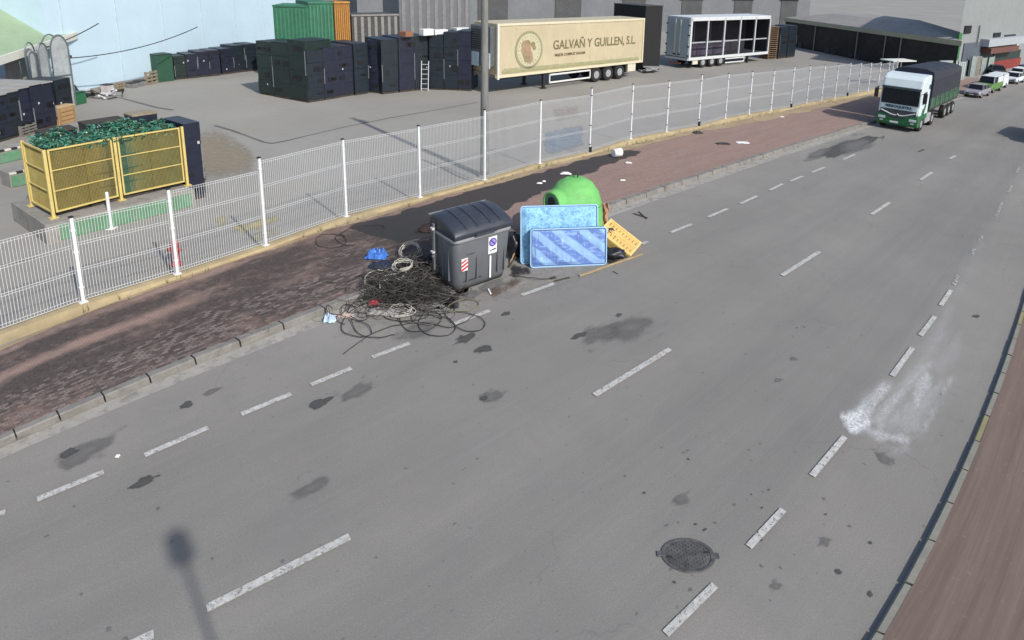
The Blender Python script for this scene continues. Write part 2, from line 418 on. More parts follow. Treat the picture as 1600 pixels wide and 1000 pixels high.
# --- decals that lie on the ground: worn paint, oil, powder
def decal_mat(name, c, rough, nsc=7.0, soft=(.35, .65), c2=None, amp=1.0, rot=0, st=1, grain=0.0):
    k = N(name); p = k.mapping(k.mapping(k.pos(), (1, 1, 1), (0, 0, rot)), (1, st, 1))
    a = k.math('ADD', k.attr('a').outputs['Fac'], k.math('MULTIPLY', k.math('SUBTRACT', k.noise(p, nsc, 6, .75), .5), amp))
    k.base(k.mix(k.ramp(k.noise(p, nsc*2, 4), (.4, 0.), (.7, 1.)), c, c2 or tuple(v*.8 for v in c))).rough(rough)
    gr = k.ramp(k.noise(k.pos(), 34, 4, .8), (.38, 1-grain), (.62, 1.))
    return k.alpha(k.math('MULTIPLY', k.math('MULTIPLY', k.ramp(a, (soft[0], 0.), (soft[1], 1.)), gr), k.math('MINIMUM', k.math('MULTIPLY', k.attr('a').outputs['Fac'], 2.2), 1.0))).m
oil_m = decal_mat('dried_oil', (.075, .073, .071), .85, 9, (.36, .95))
oil_thin = decal_mat('thin_oil_film', (.165, .159, .150), .85, 6, (.02, 1.35))
STZ = [.006]
def stain(px, py, rx, ry, mat, rz=None, z=None, seed=None, name='oil_stain'):
    """blot centred on a photo point; rx, ry radii in metres, first along the street"""
    STZ[0] += .00006
    z = STZ[0] if z is None else z
    c_ = at(px, py, z); d = at(px+20, py-9, z)-c_; a = math.atan2(d.y, d.x) if rz is None else rz
    sd_ = random.random()*50 if seed is None else seed
    def fn(u, v): return (c_.x+u*rx*math.cos(a)-v*ry*math.sin(a), c_.y+u*rx*math.sin(a)+v*ry*math.cos(a), z)
    def al(u, v):
        r = math.hypot(u, v)*(1+.55*fbm(u*1.6+sd_, v*1.6, sd_, 3)); return sstep(1.0, .35, r) if mat is oil_m else .9*sstep(1.15, .05, r)
    q = frange(-1.5, 1.5, .12)
    o = grid_mesh(name, q, q, fn, mat, attrs={'a': al}); return struct(o)
for x, y, rx, ry, m_ in [(131, 707, .42, .3, oil_thin), (106, 708, .14, .13, oil_m), (226, 753, .2, .13, oil_m), (293, 631, .13, .1, oil_m), (497, 631, .24, .14, oil_m),
    (729, 528, .32, .16, oil_m), (754, 545, .22, .16, oil_m), (945, 519, .8, .24, oil_thin), (985, 512, .8, .38, oil_thin), (905, 524, .25, .1, oil_m), (556, 612, .35, .2, oil_thin), 
    (770, 619, .25, .15, oil_thin), (755, 622, .1, .08, oil_m), (488, 762, .3, .15, oil_thin), (1213, 915, .09, .07, oil_thin), (1310, 893, .06, .05, oil_m), (1290, 846, .11, .07, oil_thin), (1360, 928, .06, .05, oil_m),
    (1382, 716, .18, .14, oil_thin), (1216, 594, .1, .06, oil_thin), (1240, 560, .1, .06, oil_thin), (330, 612, .16, .1, oil_thin), (1310, 233, 2.4, .6, oil_m), (1350, 220, 1.8, .5, oil_m), (1280, 240, 1.4, .4, oil_thin), (1335, 226, 2.2, .8, oil_thin),
    (1440, 235, .5, .08, oil_m), (1048, 289, .5, .16, oil_m), (967, 492, .1, .07, oil_m), (1525, 494, .12, .08, oil_m), (770, 445, .5, .25, oil_thin), (735, 462, .4, .2, oil_thin), (655, 515, .5, .3, oil_thin), (790, 490, .12, .1, oil_m), (712, 565, .06, .05, oil_m),
    (1065, 780, .2, .1, oil_thin)]:
    stain(x, y, rx, ry, m_)
for i in range(30):   # small tar spots
    x, y = random.uniform(650, 1500), random.uniform(470, 940)
    if i % 3: x, y = random.uniform(1000, 1300), random.uniform(700, 930)
    stain(x, y, random.uniform(.02, .045), random.uniform(.015, .03), oil_thin if i % 2 else oil_m, name='tar_spot')
ST_ = at(1450, 560)-at(1345, 660)
pow_m = decal_mat('white_powder', (.80, .81, .81), .92, 3.4, (.06, 1.5), (.66, .67, .68), amp=.62, rot=-math.atan2(ST_.y, ST_.x), st=5.0, grain=.6)
def poly_d(x, y, P):
    """signed pixel distance inside a photo polygon"""
    ins = False; dm = 1e9; n = len(P)
    for i in range(n):
        x1, y1 = P[i]; x2, y2 = P[(i+1) % n]
        if (y1 > y) != (y2 > y) and x < (x2-x1)*(y-y1)/(y2-y1)+x1: ins = not ins
        dx, dy = x2-x1, y2-y1; t = max(0, min(1, ((x-x1)*dx+(y-y1)*dy)/(dx*dx+dy*dy)))
        dm = min(dm, math.hypot(x-x1-t*dx, y-y1-t*dy))
    return dm if ins else -dm
def patch(name, polys, mat, z, step=4, wob=5.0, pad=12, lab=None, kind='structure'):
    """irregular sheet on the ground; polys = [(outline in image pixels, feather, strength)]"""
    xs = [q[0] for P, _, _ in polys for q in P]; ys = [q[1] for P, _, _ in polys for q in P]
    def al(x, y):
        v = 0
        for P, f, s_ in polys:
            d = poly_d(x, y, P)+wob*fbm(x*.05, y*.05, 3)+.5*wob*fbm(x*.17, y*.17, 9); v = max(v, s_*sstep(-f, f, d))
        return v
    o = grid_mesh(name, frange(min(xs)-pad, max(xs)+pad, step), frange(min(ys)-pad, max(ys)+pad, step), lambda x, y: at(x, y, z), mat, attrs={'a': al})
    o['kind'] = kind; return o
patch('powder_spill', [([(1318, 652), (1345, 644), (1356, 660), (1336, 670)], 17, 1.9), ([(1322, 648), (1382, 596), (1392, 604), (1352, 658)], 19, .8),
    ([(1345, 660), (1440, 560), (1462, 566), (1400, 640), (1380, 675)], 22, .55), ([(1335, 662), (1425, 684), (1418, 694), (1368, 684)], 17, .75), ([(1350, 655), (1460, 590), (1490, 590), (1440, 685), (1390, 685)], 26, .40),
    ([(1425, 600), (1448, 580), (1458, 590), (1428, 660)], 13, .62), ([(1484, 588), (1492, 588), (1446, 676), (1438, 674)], 10, .55), ([(1380, 694), (1425, 694), (1420, 708), (1385, 708)], 16, .4), ([(1440, 570), (1500, 520), (1505, 545), (1470, 590)], 22, .34),
    ([(1430, 565), (1475, 470), (1492, 465), (1480, 530), (1450, 570)], 20, .34), ([(1476, 470), (1530, 370), (1545, 370), (1500, 470)], 22, .24)], pow_m, .013, 4, 6.0, 40)
chip = decal_mat('pale_dust', (.34, .32, .285), .9, 5, (.35, .9))
patch('road_dust', [([(780, 440), (900, 400), (1000, 395), (930, 430), (860, 455), (760, 475), (700, 490)], 18, .7), ([(560, 490), (640, 470), (700, 478), (650, 500), (540, 525)], 12, .6)], chip, .005, 5)
rust = decal_mat('rusty_sludge', (.13, .085, .06), .85, 8, (.40, .9))
patch('sludge', [([(762, 452), (800, 436), (815, 440), (790, 460), (765, 466)], 9, .8), ([(640, 455), (705, 462), (690, 470), (620, 470)], 10, .6)], rust, .010, 4)
wet = decal_mat('black_sludge', (.028, .026, .025), .7, 8, (.40, .8))
patch('sludge', [([(590, 405), (690, 400), (705, 462), (590, 472), (572, 440)], 26, .8)], wet, .142, 5)
patch('sludge', [([(600, 470), (705, 455), (720, 466), (650, 480), (590, 482)], 12, .85)], wet, .011, 5)
patch('sludge', [([(795, 410), (830, 418), (830, 425), (798, 432)], 7, .8), ([(935, 398), (985, 400), (960, 412), (940, 412)], 7, .9)], wet, .012, 4)
# faint blue and red patches and faded yellow paint on the yard floor
blue_p = decal_mat('faint_blue_patch', (.20, .27, .34), .85, 4, (.35, .95))
red_p = decal_mat('faint_red_patch', (.34, .25, .225), .85, 4, (.40, 1.1))
patch('floor_mark', [([(848, 207), (910, 193), (912, 228), (850, 243)], 7, .8)], blue_p, YZ+.006, 4, 3)
patch('floor_mark', [([(862, 168), (905, 160), (908, 186), (864, 194)], 8, .6)], red_p, YZ+.006, 4, 3)
yel_p = decal_mat('faded_yellow_paint', (.45, .38, .16), .85, 4, (.40, .9))
patch('floor_mark', [([(335, 340), (352, 332), (358, 348), (345, 362)], 4, .7), ([(360, 355), (432, 336), (440, 345), (380, 366)], 4, .8), ([(375, 366), (440, 350), (440, 368), (400, 385)], 8, .55)], yel_p, YZ+.006, 4, 3)
tan_p = decal_mat('tan_grit', (.33, .275, .19), .95, 4, (.35, 1.0))
patch('grit', [([(290, 210), (350, 205), (400, 240), (395, 270), (310, 285), (290, 270)], 20, .75), ([(15, 190), (60, 200), (55, 230), (15, 240)], 10, .4)], tan_p, YZ+.003, 6)

# --- road markings, worn
k = N('worn_road_paint'); p = k.pos()
k.base(k.mix(k.ramp(k.noise(p, 12, 5, .7), (.35, 0.), (.65, 1.)), (.56, .55, .52), (.38, .375, .36))).rough(.7)
k.alpha(k.ramp(k.noise(p, 26, 5, .75), (.36, 0.), (.46, 1.)))
PAINT = k.m
k = N('very_worn_road_paint'); p = k.pos(); k.base((.5, .5, .48)).rough(.75); k.alpha(k.ramp(k.noise(p, 14, 6, .8), (.47, 0.), (.56, .85))); PAINT2 = k.m
def dashes(name, segs, wd, mat=None):
    b = MB()
    for (x0, y0, x1, y1) in segs:
        a, c_ = at(x0, y0, .018), at(x1, y1, .018); t = (c_-a).normalized(); nrm = Vector((-t.y, t.x, 0))*wd/2
        m_ = 6
        for i in range(m_):
            q, r = a+(c_-a)*i/m_, a+(c_-a)*(i+1)/m_
            b.add([q+nrm, r+nrm, r-nrm, q-nrm], [(0, 1, 2, 3)])
    return struct(b.build(name, mat or PAINT))
dashes('parking_line', [(-30, 812, 8, 800), (58, 780, 162, 737), (226, 711, 325, 668), (377, 647, 455, 615), (486, 601, 549, 575), (582, 558, 640, 536), (706, 507, 765, 485), (815, 461, 866, 443), (1003, 381, 1012, 377), (1048, 363, 1081, 350), (1106, 339, 1137, 326), (1157, 318, 1183, 306), (1203, 297, 1223, 287), (1235, 283, 1254, 275), (1269, 269, 1289, 261), (1318, 249, 1336, 241)], .1)
dashes('centre_line', [(323, 950, 546, 838), (929, 617, 1047, 545), (1222, 430, 1280, 393), (1362, 335, 1390, 316), (1438, 281, 1456, 269), (1484, 248, 1493, 243), (-60, 1130, 240, 990)], .105)
dashes('edge_line', [(1040, 990, 1117, 914), (1170, 854, 1224, 796), (1269, 743, 1320, 682), (1394, 587, 1426, 543), (1438, 524, 1461, 494), (1470, 477, 1486, 453)], .085)
dashes('edge_line', [(1490, 445, 1497, 430), (1518, 398, 1523, 388), (1530, 378, 1535, 368), (1556, 338, 1566, 316), (1576, 300, 1580, 290), (1588, 270, 1592, 262), (1345, 660, 1378, 610)], .08, PAINT2)

# ================================================================== FENCE AND LAMP POST
WZ = .2
POSTS = [(-300, 598, -262, 444), (-35, 531, -70, 388), (130, 472, 107, 340), (277, 428, 258, 296), (415, 383, 403, 247), (541, 338, 534, 218), (656, 308, 652, 197), (757, 281, 755, 172), (843, 255, 845, 157), (921, 238, 920, 138), (985, 217, 987, 132),
 (1041, 206, 1043, 127), (1091, 197, 1092, 117), (1133, 185, 1135, 115), (1170, 178, 1173, 112), (1204, 173, 1206, 110), (1235, 168, 1236, 104), (1260, 161, 1261, 103), (1283, 157, 1284, 102), (1304, 153, 1305, 101), (1323, 150, 1324, 98), (1340, 145, 1341, 98), (1356, 142, 1357, 98), (1371, 139, 1371, 97), (1385, 136, 1385, 97), (1398, 133, 1398, 96)]
FP = [at(x, y, WZ) for x, y, _, _ in POSTS]
FH = [zup((x, y), ty, WZ) for x, y, _, ty in POSTS]
FP = [FP[0]+Vector((-.72, -.69, 0))*2.3*i for i in (4, 3, 2, 1)]+FP; FH = [FH[0]]*4+FH
white_post = M('white_powder_coat', (.72, .73, .74), .45, .06, 3, dirt=(.4, .38, .34), dirt_amt=.25)
white_wire = M('white_wire', (.64, .65, .66), .5, .05, 3)
black_cap = M('black_clamp', (.02, .02, .02), .6)
fence = thing('mesh_fence', 'long white welded wire fence on a low ochre wall between pavement and yard', 'fence', FP[11])
o_ = FP[11]
for i, p in enumerate(FP):
    q = FP[min(i+1, len(FP)-1)] - FP[max(i-1, 0)]; rz = math.atan2(q.y, q.x)
    b = MB(); h = FH[i]-WZ
    b.box((p.x, p.y, WZ+h/2), (.052, .052, h), rz); b.box((p.x, p.y, WZ+h+.012), (.07, .07, .024), rz, 1)
    b.box((p.x, p.y, WZ+.006), (.13, .13, .012), rz)
    if i in (13, 16, 20, 24, 27): b.box((p.x+.03, p.y-.02, WZ+.11), (.075, .075, .2), rz, 1)
    for zz in (.3, 1.0, h-.25): b.box((p.x, p.y, WZ+zz), (.066, .066, .03), rz, 1 if i > 12 else 0)
    b.build('post', [white_post, black_cap], fence, o_)
for i in range(len(FP)-1):
    a, c_ = FP[i], FP[i+1]; d = c_-a; L = d.length; t = d/L; nr = Vector((-t.y, t.x, 0))
    a = a+t*.05; L -= .1; h = min(FH[i], FH[i+1])-WZ-.10; b = MB()
    nw = int(L/.047); n0 = .0029
    for j in range(nw+1):
        q = a+t*L*j/nw
        b.box((q.x, q.y, WZ+.05+h/2), (n0*2, n0*2, h), math.atan2(t.y, t.x))
    rows = [.0, .055, .36*h, .36*h+.05, .68*h, .68*h+.05, h-.05, h]
    for zz in rows:
        off = nr*(.018 if zz in (.055, .36*h, .68*h, h-.05) else .008)
        e0, e1 = a+off, a+t*L+off
        b.bar((e0.x, e0.y, WZ+.05+zz), (e1.x, e1.y, WZ+.05+zz), .0045, 4)
    pan = b.build('wire_panel', white_wire, fence, o_)
# low ochre wall carrying the fence, and the sandy strip at its foot
def offs(i, d):
    q = FP[min(i+1, len(FP)-1)] - FP[max(i-1, 0)]; q = Vector((-q.y, q.x, 0)).normalized(); return FP[i]+q*d
ochre = M('ochre_render', (.43, .345, .20), .9, .2, 1.2, bump=.3, dirt=(.24, .2, .14), dirt_amt=.55)
b = MB(); b.loft([[(offs(i, -.13).x, offs(i, -.13).y, -.05), (offs(i, -.10).x, offs(i, -.10).y, WZ-.002), (offs(i, .12).x, offs(i, .12).y, WZ-.002), (offs(i, .12).x, offs(i, .12).y, -.05)] for i in range(len(FP))])
tag(b.build('low_wall', ochre, None, FP[11]), 'low ochre rendered wall running under the white wire fence', 'wall')
k = N('sandy_grit'); p = k.pos()
k.base(k.mix(k.ramp(k.noise(p, 1.5, 6, .7), (.35, 0.), (.7, 1.)), (.27, .20, .125), (.40, .31, .19))).rough(.95)
a_ = k.math('ADD', k.attr('a').outputs['Fac'], k.math('MULTIPLY', k.math('SUBTRACT', k.noise(p, 4, 6, .75), .5), .9))
k.alpha(k.ramp(a_, (.42, 0.), (.56, 1.)))
def sand_a(s, n):
    wdt = .46 + .2*fbm(s*.35, 2.2) + .18*sstep(8, 14, s) + .45*sstep(16, 34, s)
    return sstep(wdt+.2, wdt-.25, n)
struct(grid_mesh('sand_strip', frange(-34, 40, .25)+[40+i*1.0 for i in range(1, 50)], frange(.30, 1.6, .1), lambda s, n: street(s, n, .138), k.m, attrs={'a': sand_a}))
# weeds along the wall foot
weed_m = M('dry_weed', (.20, .19, .08), .9, .3, 9)
b = MB()
for i in range(240):
    s_ = random.choice([random.uniform(-4, 40), random.uniform(10, 24), random.uniform(20, 45)]); q = street(s_, random.uniform(.12, .5), .13)
    for j in range(random.randint(2, 4)):
        dx, dy = random.uniform(-.06, .06), random.uniform(-.06, .06); h = random.uniform(.04, .15)
        b.add([(q.x-.008, q.y, q.z), (q.x+.008, q.y, q.z), (q.x+dx, q.y+dy, q.z+h)], [(0, 1, 2)])
tag(b.build('dry_weeds', weed_m), 'dry weeds along the foot of the ochre wall', 'weeds', kind='stuff')
# concrete lamp post
pb = at(757, 276, .02)
lp = thing('lamp_post', 'tall grey concrete lamp post standing just behind the fence', 'lamp post', pb)
b = MB(); b.lathe([(.15, 0), (.145, .3), (.118, 3), (.105, 5.5), (.075, 8.2)], 18); b.build('shaft', M('cast_concrete', (.20, .20, .19), .85, .25, 2.5, bump=.2, dirt=(.09, .09, .085), dirt_amt=.6, stretch=(1, 1, .25)), lp, smooth=True)
b = MB(); b.lathe([(.2, 0), (.2, .05), (.16, .09)], 18); b.build('base_collar', M('cast_concrete', (.2, .2, .19)), lp)
b = MB(); b.tube([(0, 0, 8.1), (.2, -.2, 8.45), (.9, -.8, 8.6)], .035, 8); b.build('arm', M('galvanised', (.35, .36, .37), .5, metal=.6), lp)
b = MB(); b.box((1.05, -.93, 8.6), (.5, .2, .12), -.72); b.build('lamp_head', M('grey_paint', (.3, .31, .32), .5), lp, bevel=.03)
# street pole that carries the camera: its shadow falls on the road
lp = thing('camera_pole', 'steel pole with a cabinet head behind the viewpoint, its shadow falls on the road', 'pole', (.86, .36, .07))
b = MB(); b.lathe([(.05, 0), (.04, .3), (.026, 6.0)], 12); b.build('shaft', M('galvanised', (.35, .36, .37), .5, metal=.6), lp, smooth=True)
b = MB(); b.box((0, 0, 6.16), (.21, .19, .38), 0, 0, (.9, .9)); b.build('cabinet', M('grey_paint', (.3, .31, .32)), lp, bevel=.04)

# things glimpsed in the yard through the fence
p = at(174, 357, YZ); h = zup((174, 357), 300, YZ)-YZ
o = thing('bollard', 'short white steel post standing alone in the yard by the glass cage', 'post', p)
b = MB(); b.lathe([(.036, 0), (.036, h-.02), (.022, h)], 12); b.build('shaft', white_post, o, smooth=False); b = MB(); b.box((0, 0, .01), (.2, .2, .02)); b.build('base_plate', white_post, o)
p = at(276, 414, YZ)
o = thing('fire_hydrant', 'red hydrant standing behind the fence near its third white post', 'hydrant', p)
red = M('red_enamel', (.42, .05, .045), .5, .2, 4)
b = MB(); b.lathe([(.11, 0), (.11, .05), (.07, .07), (.075, .42), (.09, .44), (.09, .5), (.05, .56), (.02, .6)], 16); b.build('barrel', red, o, smooth=True)
for sx in (-1, 1):
    b = MB(); b.bar((0, 0, .36), (sx*.14, -.03, .36), .04, 10); b.build('outlet', red, o)
p = at(318, 284, YZ)
o = thing('shrub', 'thin dark upright weed growing in the yard beside the cage', 'plant', p)
b = MB(); b.tube([(0, 0, 0), (.01, 0, .25), (-.01, .02, .52)], .02, 5); b.build('stem', M('bark', (.08, .06, .04), .9), o)
b = MB()
for i in range(130):
    z = random.uniform(.03, .55); r = .09*(1.1-z); a = random.uniform(0, 6.3); q = Vector((r*random.random()*math.cos(a), r*random.random()*math.sin(a), z)); s_ = random.uniform(.02, .045)
    u = Vector((random.gauss(0, 1), random.gauss(0, 1), random.gauss(0, 1))).normalized(); v = u.orthogonal().normalized()
    b.add([q-u*s_, q+v*s_*.5, q+u*s_, q-v*s_*.5], [(0, 1, 2, 3)])
b.build('foliage', M('dull_leaf', (.07, .075, .03), .8, .4, 8), o)

# ================================================================== RUBBISH BY THE KERB
# ---- grey wheeled container
A, B = at(712, 459), at(793, 431); C_ = at(676, 428)
ux = (B-A).normalized(); rz = math.atan2(ux.y, ux.x); Wd = (B-A).length; Dp = .84
root = thing('waste_container', 'dark grey wheeled refuse container with closed lid and stickers beside the mattresses', 'container', (A+B)/2 + Vector((-ux.y, ux.x, 0))*Dp/2, rz)
def rrect(w_, d_, r, z, cx=0, cy=0, n=5):
    o = []
    for sx, sy, a0 in ((1, -1, -90), (1, 1, 0), (-1, 1, 90), (-1, -1, 180)):
        for i in range(n):
            a = R(a0+90*i/(n-1)); o.append((cx+sx*(w_/2-r)+r*math.cos(a), cy+sy*(d_/2-r)+r*math.sin(a), z))
    return o
grey_p = M('grey_hdpe', (.112, .120, .133), .55, .10, 2.5, bump=.05, dirt=(.13, .127, .12), dirt_amt=.4)
lid_p = M('dark_lid_hdpe', (.035, .040, .056), .42, .12, 3, dirt=(.09, .09, .09), dirt_amt=.35)
rim_p = M('rim_hdpe', (.25, .26, .275), .5, .08, 3, dirt=(.12, .12, .11))
HB = 1.13
b = MB(); b.loft([rrect(Wd-.04, Dp-.06, .16, .07), rrect(Wd, Dp, .17, .16), rrect(Wd+.05, Dp+.06, .15, .6), rrect(Wd+.09, Dp+.12, .12, HB)]); b.build('body', grey_p, root, smooth=True, bevel=.01)
b = MB(); b.loft([rrect(Wd-.08, Dp-.1, .15, .0), rrect(Wd-.03, Dp-.05, .16, .075)]); b.build('base_skirt', M('black_hdpe', (.022, .023, .025), .6), root, smooth=True)
for x in (-.36, -.14, .34, .5):   # moulded ribs on front and sides
    b = MB(); b.box((x*Wd/1.2, -Dp/2-.018, .63), (.03, .05, .86), 0, 0, (.8, 1)); b.build('rib', grey_p, root, bevel=.008)
    b = MB(); b.box((x*Wd/1.2-.022, -Dp/2-.022, .63), (.012, .026, .84)); b.build('groove', lid_p, root)
for y in (-.2, .05, .28):
    for sx in (-1, 1): b = MB(); b.box((sx*(Wd/2+.018), y, .63), (.05, .03, .86)); b.build('rib', grey_p, root, bevel=.008)
b = MB(); b.box((-.24*Wd, -Dp/2-.042, .80), (.2, .012, .012)); b.build('moulded_edge', M('black_hdpe', (.02, .02, .02)), root)
b = MB(); b.box((-.2*Wd, -Dp/2-.03, .22), (.42, .012, .012)); b.build('moulded_edge', M('black_hdpe', (.02, .02, .02)), root)
b = MB(); b.loft([rrect(Wd+.10, Dp+.13, .12, HB-.035), rrect(Wd+.15, Dp+.18, .13, HB-.02), rrect(Wd+.15, Dp+.18, .13, HB+.035), rrect(Wd+.1, Dp+.12, .12, HB+.045)]); b.build('rim', rim_p, root, smooth=True, bevel=.008)
# lid: rounded roof rising to the back
lid = MB(); ring = []
for fx in (-1, -.94, -.55, 0, .55, .94, 1):
    x = fx*(Wd/2+.065); e = .0 if abs(fx) == 1 else (.03 if abs(fx) > .9 else .055)
    prof = [(-Dp/2-.09, HB+.045), (-Dp/2-.10, HB+.13+e*.3), (-Dp/2-.02, HB+.20+e), (-.15, HB+.30+e), (.18, HB+.35+e), (Dp/2-.05, HB+.34+e), (Dp/2+.08, HB+.26+e*.4), (Dp/2+.10, HB+.045)]
    ring.append([(x, y, z) for y, z in prof])
lid.loft(ring); lo = lid.build('lid', lid_p, root, smooth=True, bevel=.02)
b = MB()
for fx in (-.62, -.2, .28, .66):
    x = fx*(Wd/2)
    b.loft([[(x+dx, y, z+.04) for dx, y, z in ((-.03, -Dp/2-.05, HB+.19), (.03, -Dp/2-.05, HB+.19), (.025, -Dp/2-.05, HB+.22), (-.025, -Dp/2-.05, HB+.22))], [(x+dx, -.15, z+.055) for dx, z in ((-.03, HB+.28), (.03, HB+.28), (.025, HB+.325), (-.025, HB+.325))],
            [(x+dx, .18, z+.05) for dx, z in ((-.03, HB+.33), (.03, HB+.33), (.025, HB+.375), (-.025, HB+.375))], [(x+dx, Dp/2-.02, z+.04) for dx, z in ((-.03, HB+.31), (.03, HB+.31), (.025, HB+.35), (-.025, HB+.35))]])
b.build('lid_rib', lid_p, lo, smooth=False, bevel=.008)
b = MB(); b.box((.0, -Dp/2-.165, HB+.10), (.5, .05, .035)); b.build('lid_handle', lid_p, lo, bevel=.01)
b = MB(); b.bar((-Wd/2-.06, Dp/2+.13, HB+.30), (Wd/2+.06, Dp/2+.13, HB+.30), .025, 8); b.build('hinge_bar', M('grey_steel', (.3, .31, .32), .4, metal=.7), root)
# lifting arm on the left flank
b = MB(); b.box((-Wd/2-.10, Dp/2-.14, .80), (.035, .075, 1.05)); b.box((-Wd/2-.12, Dp/2-.14, 1.22), (.06, .09, .05), 0, 1); b.box((-Wd/2-.12, Dp/2-.14, .70), (.06, .10, .04), 0, 1); b.bar((-Wd/2-.02, Dp/2-.14, .6), (-Wd/2-.14, Dp/2-.14, .6), .03, 10)
b.build('lifting_arm', [M('grey_steel2', (.20, .205, .21), .5, .2, metal=.3), M('bare_steel', (.62, .62, .62), .4)], root, bevel=.005)
for sx in (-1, 1):
    for sy in (-1, 1):
        b = MB(); b.wheel((sx*(Wd/2-.16), sy*(Dp/2-.16), .085), (1, 0, 0), .085, .05, 14); b.build('wheel', M('black_rubber', (.015, .015, .015), .8), root)
# stickers
def front(x, z, w_, h_, mi=0, e=.002): return [(x-w_/2, -Dp/2-e-.028*(z-h_/2)/1.1-.03, z-h_/2), (x+w_/2, -Dp/2-e-.028*(z-h_/2)/1.1-.03, z-h_/2), (x+w_/2, -Dp/2-e-.028*(z+h_/2)/1.1-.032, z+h_/2), (x-w_/2, -Dp/2-e-.028*(z+h_/2)/1.1-.032, z+h_/2)]
white_s = M('white_sticker', (.78, .78, .78), .4, .04); red_s = M('red_sticker', (.55, .03, .04), .4, .05); blue_s = M('sign_blue', (.05, .035, .26), .4, .05); violet_s = M('sign_violet', (.36, .27, .62), .4, .05); blk_s = M('black_print', (.015, .015, .015), .5)
sx_ = -.26*Wd-.12
b = MB(); b.slab(front(sx_, .60, .15, .27), (0, 1, 0), .012); st = b.build('reflective_sticker', white_s, root)
for i in range(3):
    v0 = -.62+.62*i
    b = MB(); b.slab([(sx_-.073, -Dp/2-.052, .60+.133*max(-1, v0-.38)), (sx_+.073, -Dp/2-.052, .60+.133*min(1, v0+.12)), (sx_+.073, -Dp/2-.052, .60+.133*min(1, v0+.46)), (sx_-.073, -Dp/2-.052, .60+.133*(v0-.04))], (0, 1, 0), .006); b.build('red_stripe', red_s, st)
b = MB(); px_ = .17*Wd; b.slab(front(px_, .86, .21, .38), (0, 1, 0), .012); sg = b.build('prohibition_sticker', white_s, root)
b = MB(); b.disc((px_, -Dp/2-.062, .925), (0, 1, 0), .092, .004, 28); b.build('sign_disc', blue_s, sg)
b = MB(); b.disc((px_, -Dp/2-.066, .925), (0, 1, 0), .068, .004, 28); b.build('sign_face', violet_s, sg)
b = MB(); b.slab([(px_-.055, -Dp/2-.072, .962), (px_-.035, -Dp/2-.072, .982), (px_+.055, -Dp/2-.072, .888), (px_+.035, -Dp/2-.072, .868)], (0, 1, 0), .004); b.build('sign_bar', blue_s, sg)
b = MB(); b.slab([(px_-.075, -Dp/2-.060, .735), (px_-.03, -Dp/2-.060, .74), (px_-.03, -Dp/2-.060, .757), (px_-.075, -Dp/2-.060, .752)], (0, 1, 0), .004); b.slab([(px_-.02, -Dp/2-.060, .74), (px_+.08, -Dp/2-.060, .75), (px_+.08, -Dp/2-.060, .778), (px_-.02, -Dp/2-.060, .765)], (0, 1, 0), .004); b.build('sign_print', blk_s, sg)
b = MB(); b.slab(front(px_-.05, .375, .04, .50), (0, 1, 0), .012); b.build('white_strip', white_s, root)

# ---- mattresses
def rr_outline(w_, h_, r, n=6):
    o = []
    for cx, cy, a0 in ((w_-r, r, -90), (w_-r, h_-r, 0), (r, h_-r, 90), (r, r, 180)):
        for i in range(n):
            a = R(a0+90*i/(n-1)); o.append((cx+r*math.cos(a), cy+r*math.sin(a)))
    return o
def slab_frame(bl, br, top_px, lean, bz=0.0):
    a, c_ = at(*bl, bz), at(*br, bz); u = (c_-a).normalized(); nb = Vector((-u.y, u.x, 0)); v = (nb*math.sin(lean)+Vector((0, 0, 1))*math.cos(lean))
    lo, hi = .1, 4
    for _ in range(40):
        m = (lo+hi)/2
        if pj(a+v*m)[1] > top_px[1]: lo = m
        else: hi = m
    return a, u, v, nb*math.cos(lean)-Vector((0, 0, 1))*math.sin(lean), (c_-a).length, lo
def mattress(name, label, bl, br, top, lean, th, mat, pipe, bz=.012, bow=.05):
    a, u, v, nb, w_, h_ = slab_frame(bl, br, top, lean, bz)
    T = Matrix(((u.x, v.x, nb.x, a.x), (u.y, v.y, nb.y, a.y), (u.z, v.z, nb.z, a.z), (0, 0, 0, 1)))
    root = thing(name, label, 'mattress', a+u*w_/2)
    base = root.location.copy()
    b = MB(); ol = rr_outline(w_, h_, .06)
    def ins(d, z): return [((x-w_/2)*(1-2*d/w_)+w_/2, (y-h_/2)*(1-2*d/h_)+h_/2, z) for x, y in ol]
    b.loft([ins(.05, 0), ins(.0, .02), ins(-.006, th*.5), ins(0, th-.02), ins(.05, th)]); b.v = [tuple(T @ Vector(q)) for q in b.v]; b.build('side_panel', pipe, root, base, smooth=True)
    # quilted face: sagging lattice
    nu, nv = 60, 30; q = MB()
    def fz(x, y):
        e = min(x, w_-x, y, h_-y); f = sstep(0, .09, e)
        return -.004-.022*f-.012*f*(math.sin(x*11+y*4)*math.sin(y*13-x*2)*.5+.5)+bow*fbm(x*1.4, y*1.4, h_)*f
    q.v = [tuple(T @ Vector((.035+(w_-.07)*i/nu, .035+(h_-.07)*j/nv, fz((w_)*i/nu, h_*j/nv)))) for i in range(nu+1) for j in range(nv+1)]
    for i in range(nu):
        for j in range(nv): q.f.append((i*(nv+1)+j, (i+1)*(nv+1)+j, (i+1)*(nv+1)+j+1, i*(nv+1)+j+1)); q.m.append(0)
    f = q.build('quilted_face', mat, root, base, smooth=True)
    uvl = f.data.uv_layers.new(name='UVMap')
    for lp_ in f.data.loops:
        i, j = divmod(lp_.vertex_index, nv+1); uvl.data[lp_.index].uv = (w_*i/nu, h_*j/nv)
    b = MB(); b.tube([T @ Vector((x, y, -.002)) for x, y in ol], .018, 6, closed=True); b.build('piping', M('pale_piping', (.33, .52, .72), .7, .06), root, base, smooth=True)
    return root, T, w_, h_
k = N('flowered_ticking'); uv = k.uv()
